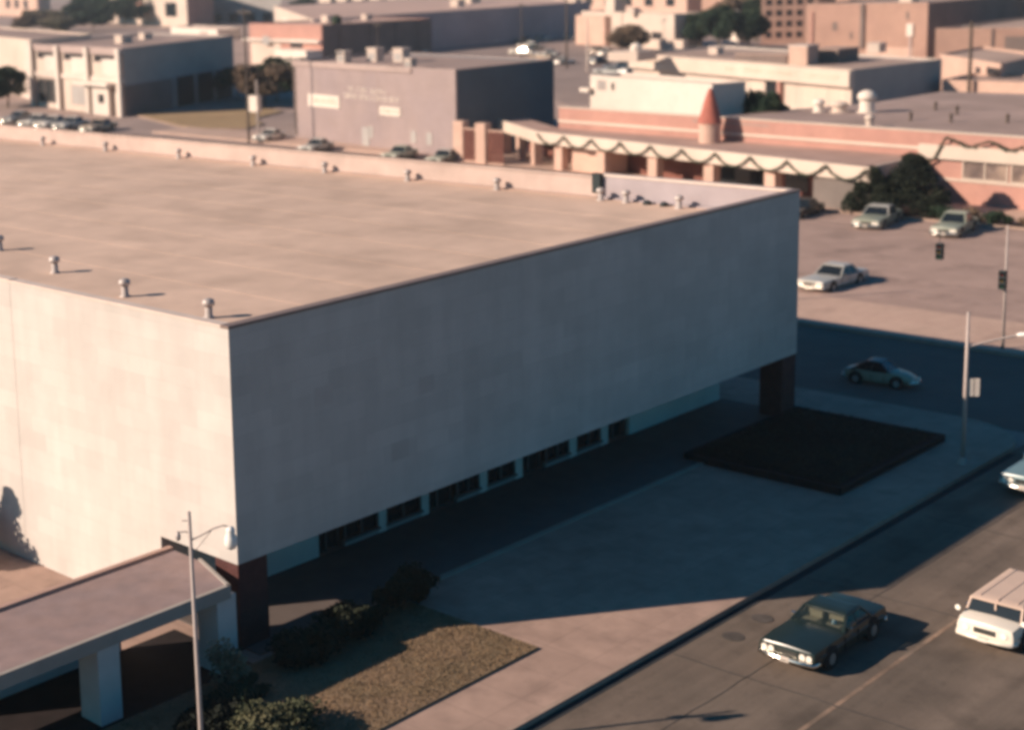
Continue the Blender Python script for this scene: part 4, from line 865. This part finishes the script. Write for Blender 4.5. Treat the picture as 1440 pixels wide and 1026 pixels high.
# ------------------------------------------------------------------ trees over the town
T = 'trees among the town buildings'
tree('broadleaf_tree', 'round dark tree at the left edge before the white hall', 'tree', 110.6, 178.6, 7.0, 4.2, 5.6, M['leaf_dark'], .32, 8000, 51, T)
tree('broadleaf_tree', 'brown winter tree beside the tall dark utility pole', 'tree', 128.8, 138, 6.4, 4.6, 4.9, M['leaf_brown'], .3, 7500, 52, T)
tree('broadleaf_tree', 'dark tree behind the brown winter tree by the brick warehouse', 'tree', 138, 145, 6.8, 5.5, 6.4, M['leaf_dark'], .32, 8000, 53, T)
tree('broadleaf_tree', 'dark tree at the shaded end of the office carport', 'tree', 137, 153, 5.2, 4.6, 3.6, M['leaf_dark'], .3, 5000, 54, T)
tree('broadleaf_tree', 'wide dark bush in front of the white corner building', 'tree', 262.5, 164.5, 6.2, 4, 6.6, M['leaf_brown'], .4, 6500, 55, T, trunkh=.6)
for i, (x, y, h, r, mt, l) in enumerate(((273,153.5,8.0,5.0,'leaf_dark','dark tree right of the white corner building'),(268,146,9.6,5.5,'leaf_dark','largest dark tree at top centre, left of the white pylon'),(271,140.5,9.4,4.4,'leaf_dark','dark tree just left of the white pylon'),
    (305,158,10,4.6,'leaf_dark','dark tree behind the white pylon and A-frame'),(314,462,9,10,'leaf_tan','tan tree among the clutter at the top left'),(300,448,7.5,9,'leaf_brown','brown tree over the white hall roof'),(295,424,6.5,8,'leaf_tan','pale tree left of the tall white building'),
    (322,440,8,8,'leaf_dark','dark tree below the dark gap at the top left'),(289,466,7,8,'leaf_brown','brown tree at the left edge above the white hall'),(360,470,12,12,'leaf_dark','dark tall tree between the pink building and the tall white building'),
    (366,500,13,13,'leaf_dark','dark tall tree right beside the pink building'),(390,395,9,9,'leaf_dark','dark tree at the foot of the dark grey hall'),(330,175,10,9,'leaf_brown','brown tree behind the white corner building roof'),(345,165,10,8,'leaf_dark','dark tree behind the largest dark tree'),(278,160,2.6,2,'leaf_dark','small bush beside the low white wing'))):
    tree('broadleaf_tree', l, 'tree', x, y, h, r, r, M[mt], (.45 if x < 300 else .7), 5500, 60+i, T)
for i, (x, y, a) in enumerate(((100.6,67,0),)): pass
# strip of low roofs on the skyline, so the far town does not end in bare ground
sky = [((430,250),(405,165),(440,160),11,'tanroof','brick_tan','tan brick block far behind the white corner building'),((470,340),(440,262),(480,255),10,'pinkroof','brick_pale','pale brick block far behind the long pink roof'),
       ((520,520),(470,400),(520,395),12,'brownroof','cream','cream block far behind the dark grey hall'),((480,150),(470,100),(520,95),14,'tanroof','brick_pink','pink brick block beyond the window grid building')]
for L_, N_, R_, h, rf_, wl_, lb in sky:
    b = building('distant_building', lb, L_, N_, R_, h, M[wl_], M[rf_])
    for k in range(6): window(b,'F',.08+k*.15,.14+k*.15,3,6,1)

# haze: one closed box of even, thin air round the whole town
hz = MB().box(-940,1640,-940,1840,-2.3,26).build('haze', [])
hz['kind'] = 'stuff'; hz['label'] = 'thin pale winter haze over the town'; hz['category'] = 'haze'
hm_ = bpy.data.materials.new('haze_air'); hm_.use_nodes = True; nth = hm_.node_tree; nth.nodes.remove(nth.nodes['Principled BSDF'])
pv = nth.nodes.new('ShaderNodeVolumePrincipled'); pv.inputs['Density'].default_value = .00016; pv.inputs['Color'].default_value = (.85,.92,1,1); pv.inputs['Anisotropy'].default_value = .1
nth.links.new(pv.outputs[0], [n for n in nth.nodes if n.type == 'OUTPUT_MATERIAL'][0].inputs['Volume']); hz.data.materials.append(hm_)
# ------------------------------------------------------------------ light, sky, camera
SUN_EL, ax_, ay_ = 25.8, -.833, .554
w = bpy.data.worlds.new('World'); scene.world = w; w.use_nodes = True
nt = w.node_tree; bgd = nt.nodes['Background']; skyn = nt.nodes.new('ShaderNodeTexSky'); skyn.sky_type = 'NISHITA'; skyn.sun_disc = False
skyn.sun_elevation = R(SUN_EL); skyn.sun_rotation = math.atan2(ax_, ay_); skyn.air_density = 1.0; skyn.dust_density = .6; skyn.ozone_density = 1.5
tn_ = nt.nodes.new('ShaderNodeVectorMath'); tn_.operation = 'MULTIPLY'; tn_.inputs[1].default_value = (.13,.74,1.05)
nt.links.new(skyn.outputs[0], tn_.inputs[0]); nt.links.new(tn_.outputs[0], bgd.inputs[0]); bgd.inputs[1].default_value = .05
sd = bpy.data.lights.new('sun', 'SUN'); sd.energy = 5.0; sd.angle = R(.5); sd.color = (1, .81, .65)
so = bpy.data.objects.new('sun', sd); col.objects.link(so)
dirv = Vector((ax_*math.cos(R(SUN_EL)), ay_*math.cos(R(SUN_EL)), math.sin(R(SUN_EL))))
so.rotation_euler = dirv.to_track_quat('Z', 'Y').to_euler(); so.location = (0, 0, 60)

cd = bpy.data.cameras.new('camera'); co = bpy.data.objects.new('camera', cd); col.objects.link(co); scene.camera = co
yaw, pitch, roll = .8148, .1664, -.0341
fw = Vector((math.cos(pitch)*math.cos(yaw), math.cos(pitch)*math.sin(yaw), -math.sin(pitch)))
rt = Vector((math.sin(yaw), -math.cos(yaw), 0)); upv = rt.cross(fw)
r2 = rt*math.cos(roll)+upv*math.sin(roll); u2 = -rt*math.sin(roll)+upv*math.cos(roll)
co.matrix_world = Matrix(((r2.x,u2.x,-fw.x,-28.8643),(r2.y,u2.y,-fw.y,-33.2084),(r2.z,u2.z,-fw.z,20),(0,0,0,1)))
cd.sensor_width = 36; cd.lens = 2198.2237/1440*36; cd.shift_x = (720-403.265)/1440; cd.shift_y = -(513-327.112)/1440
cd.clip_end = 6000; cd.clip_start = .5
cd.dof.use_dof = True; cd.dof.focus_distance = 42; cd.dof.aperture_fstop = 55e-3/.15
scene.render.filter_size = 2.0
try: scene.cycles.filter_width = 3.6
except Exception: pass
vs = scene.view_settings; vs.view_transform = 'Standard'; vs.look = 'None'; vs.exposure = .53; vs.gamma = 1
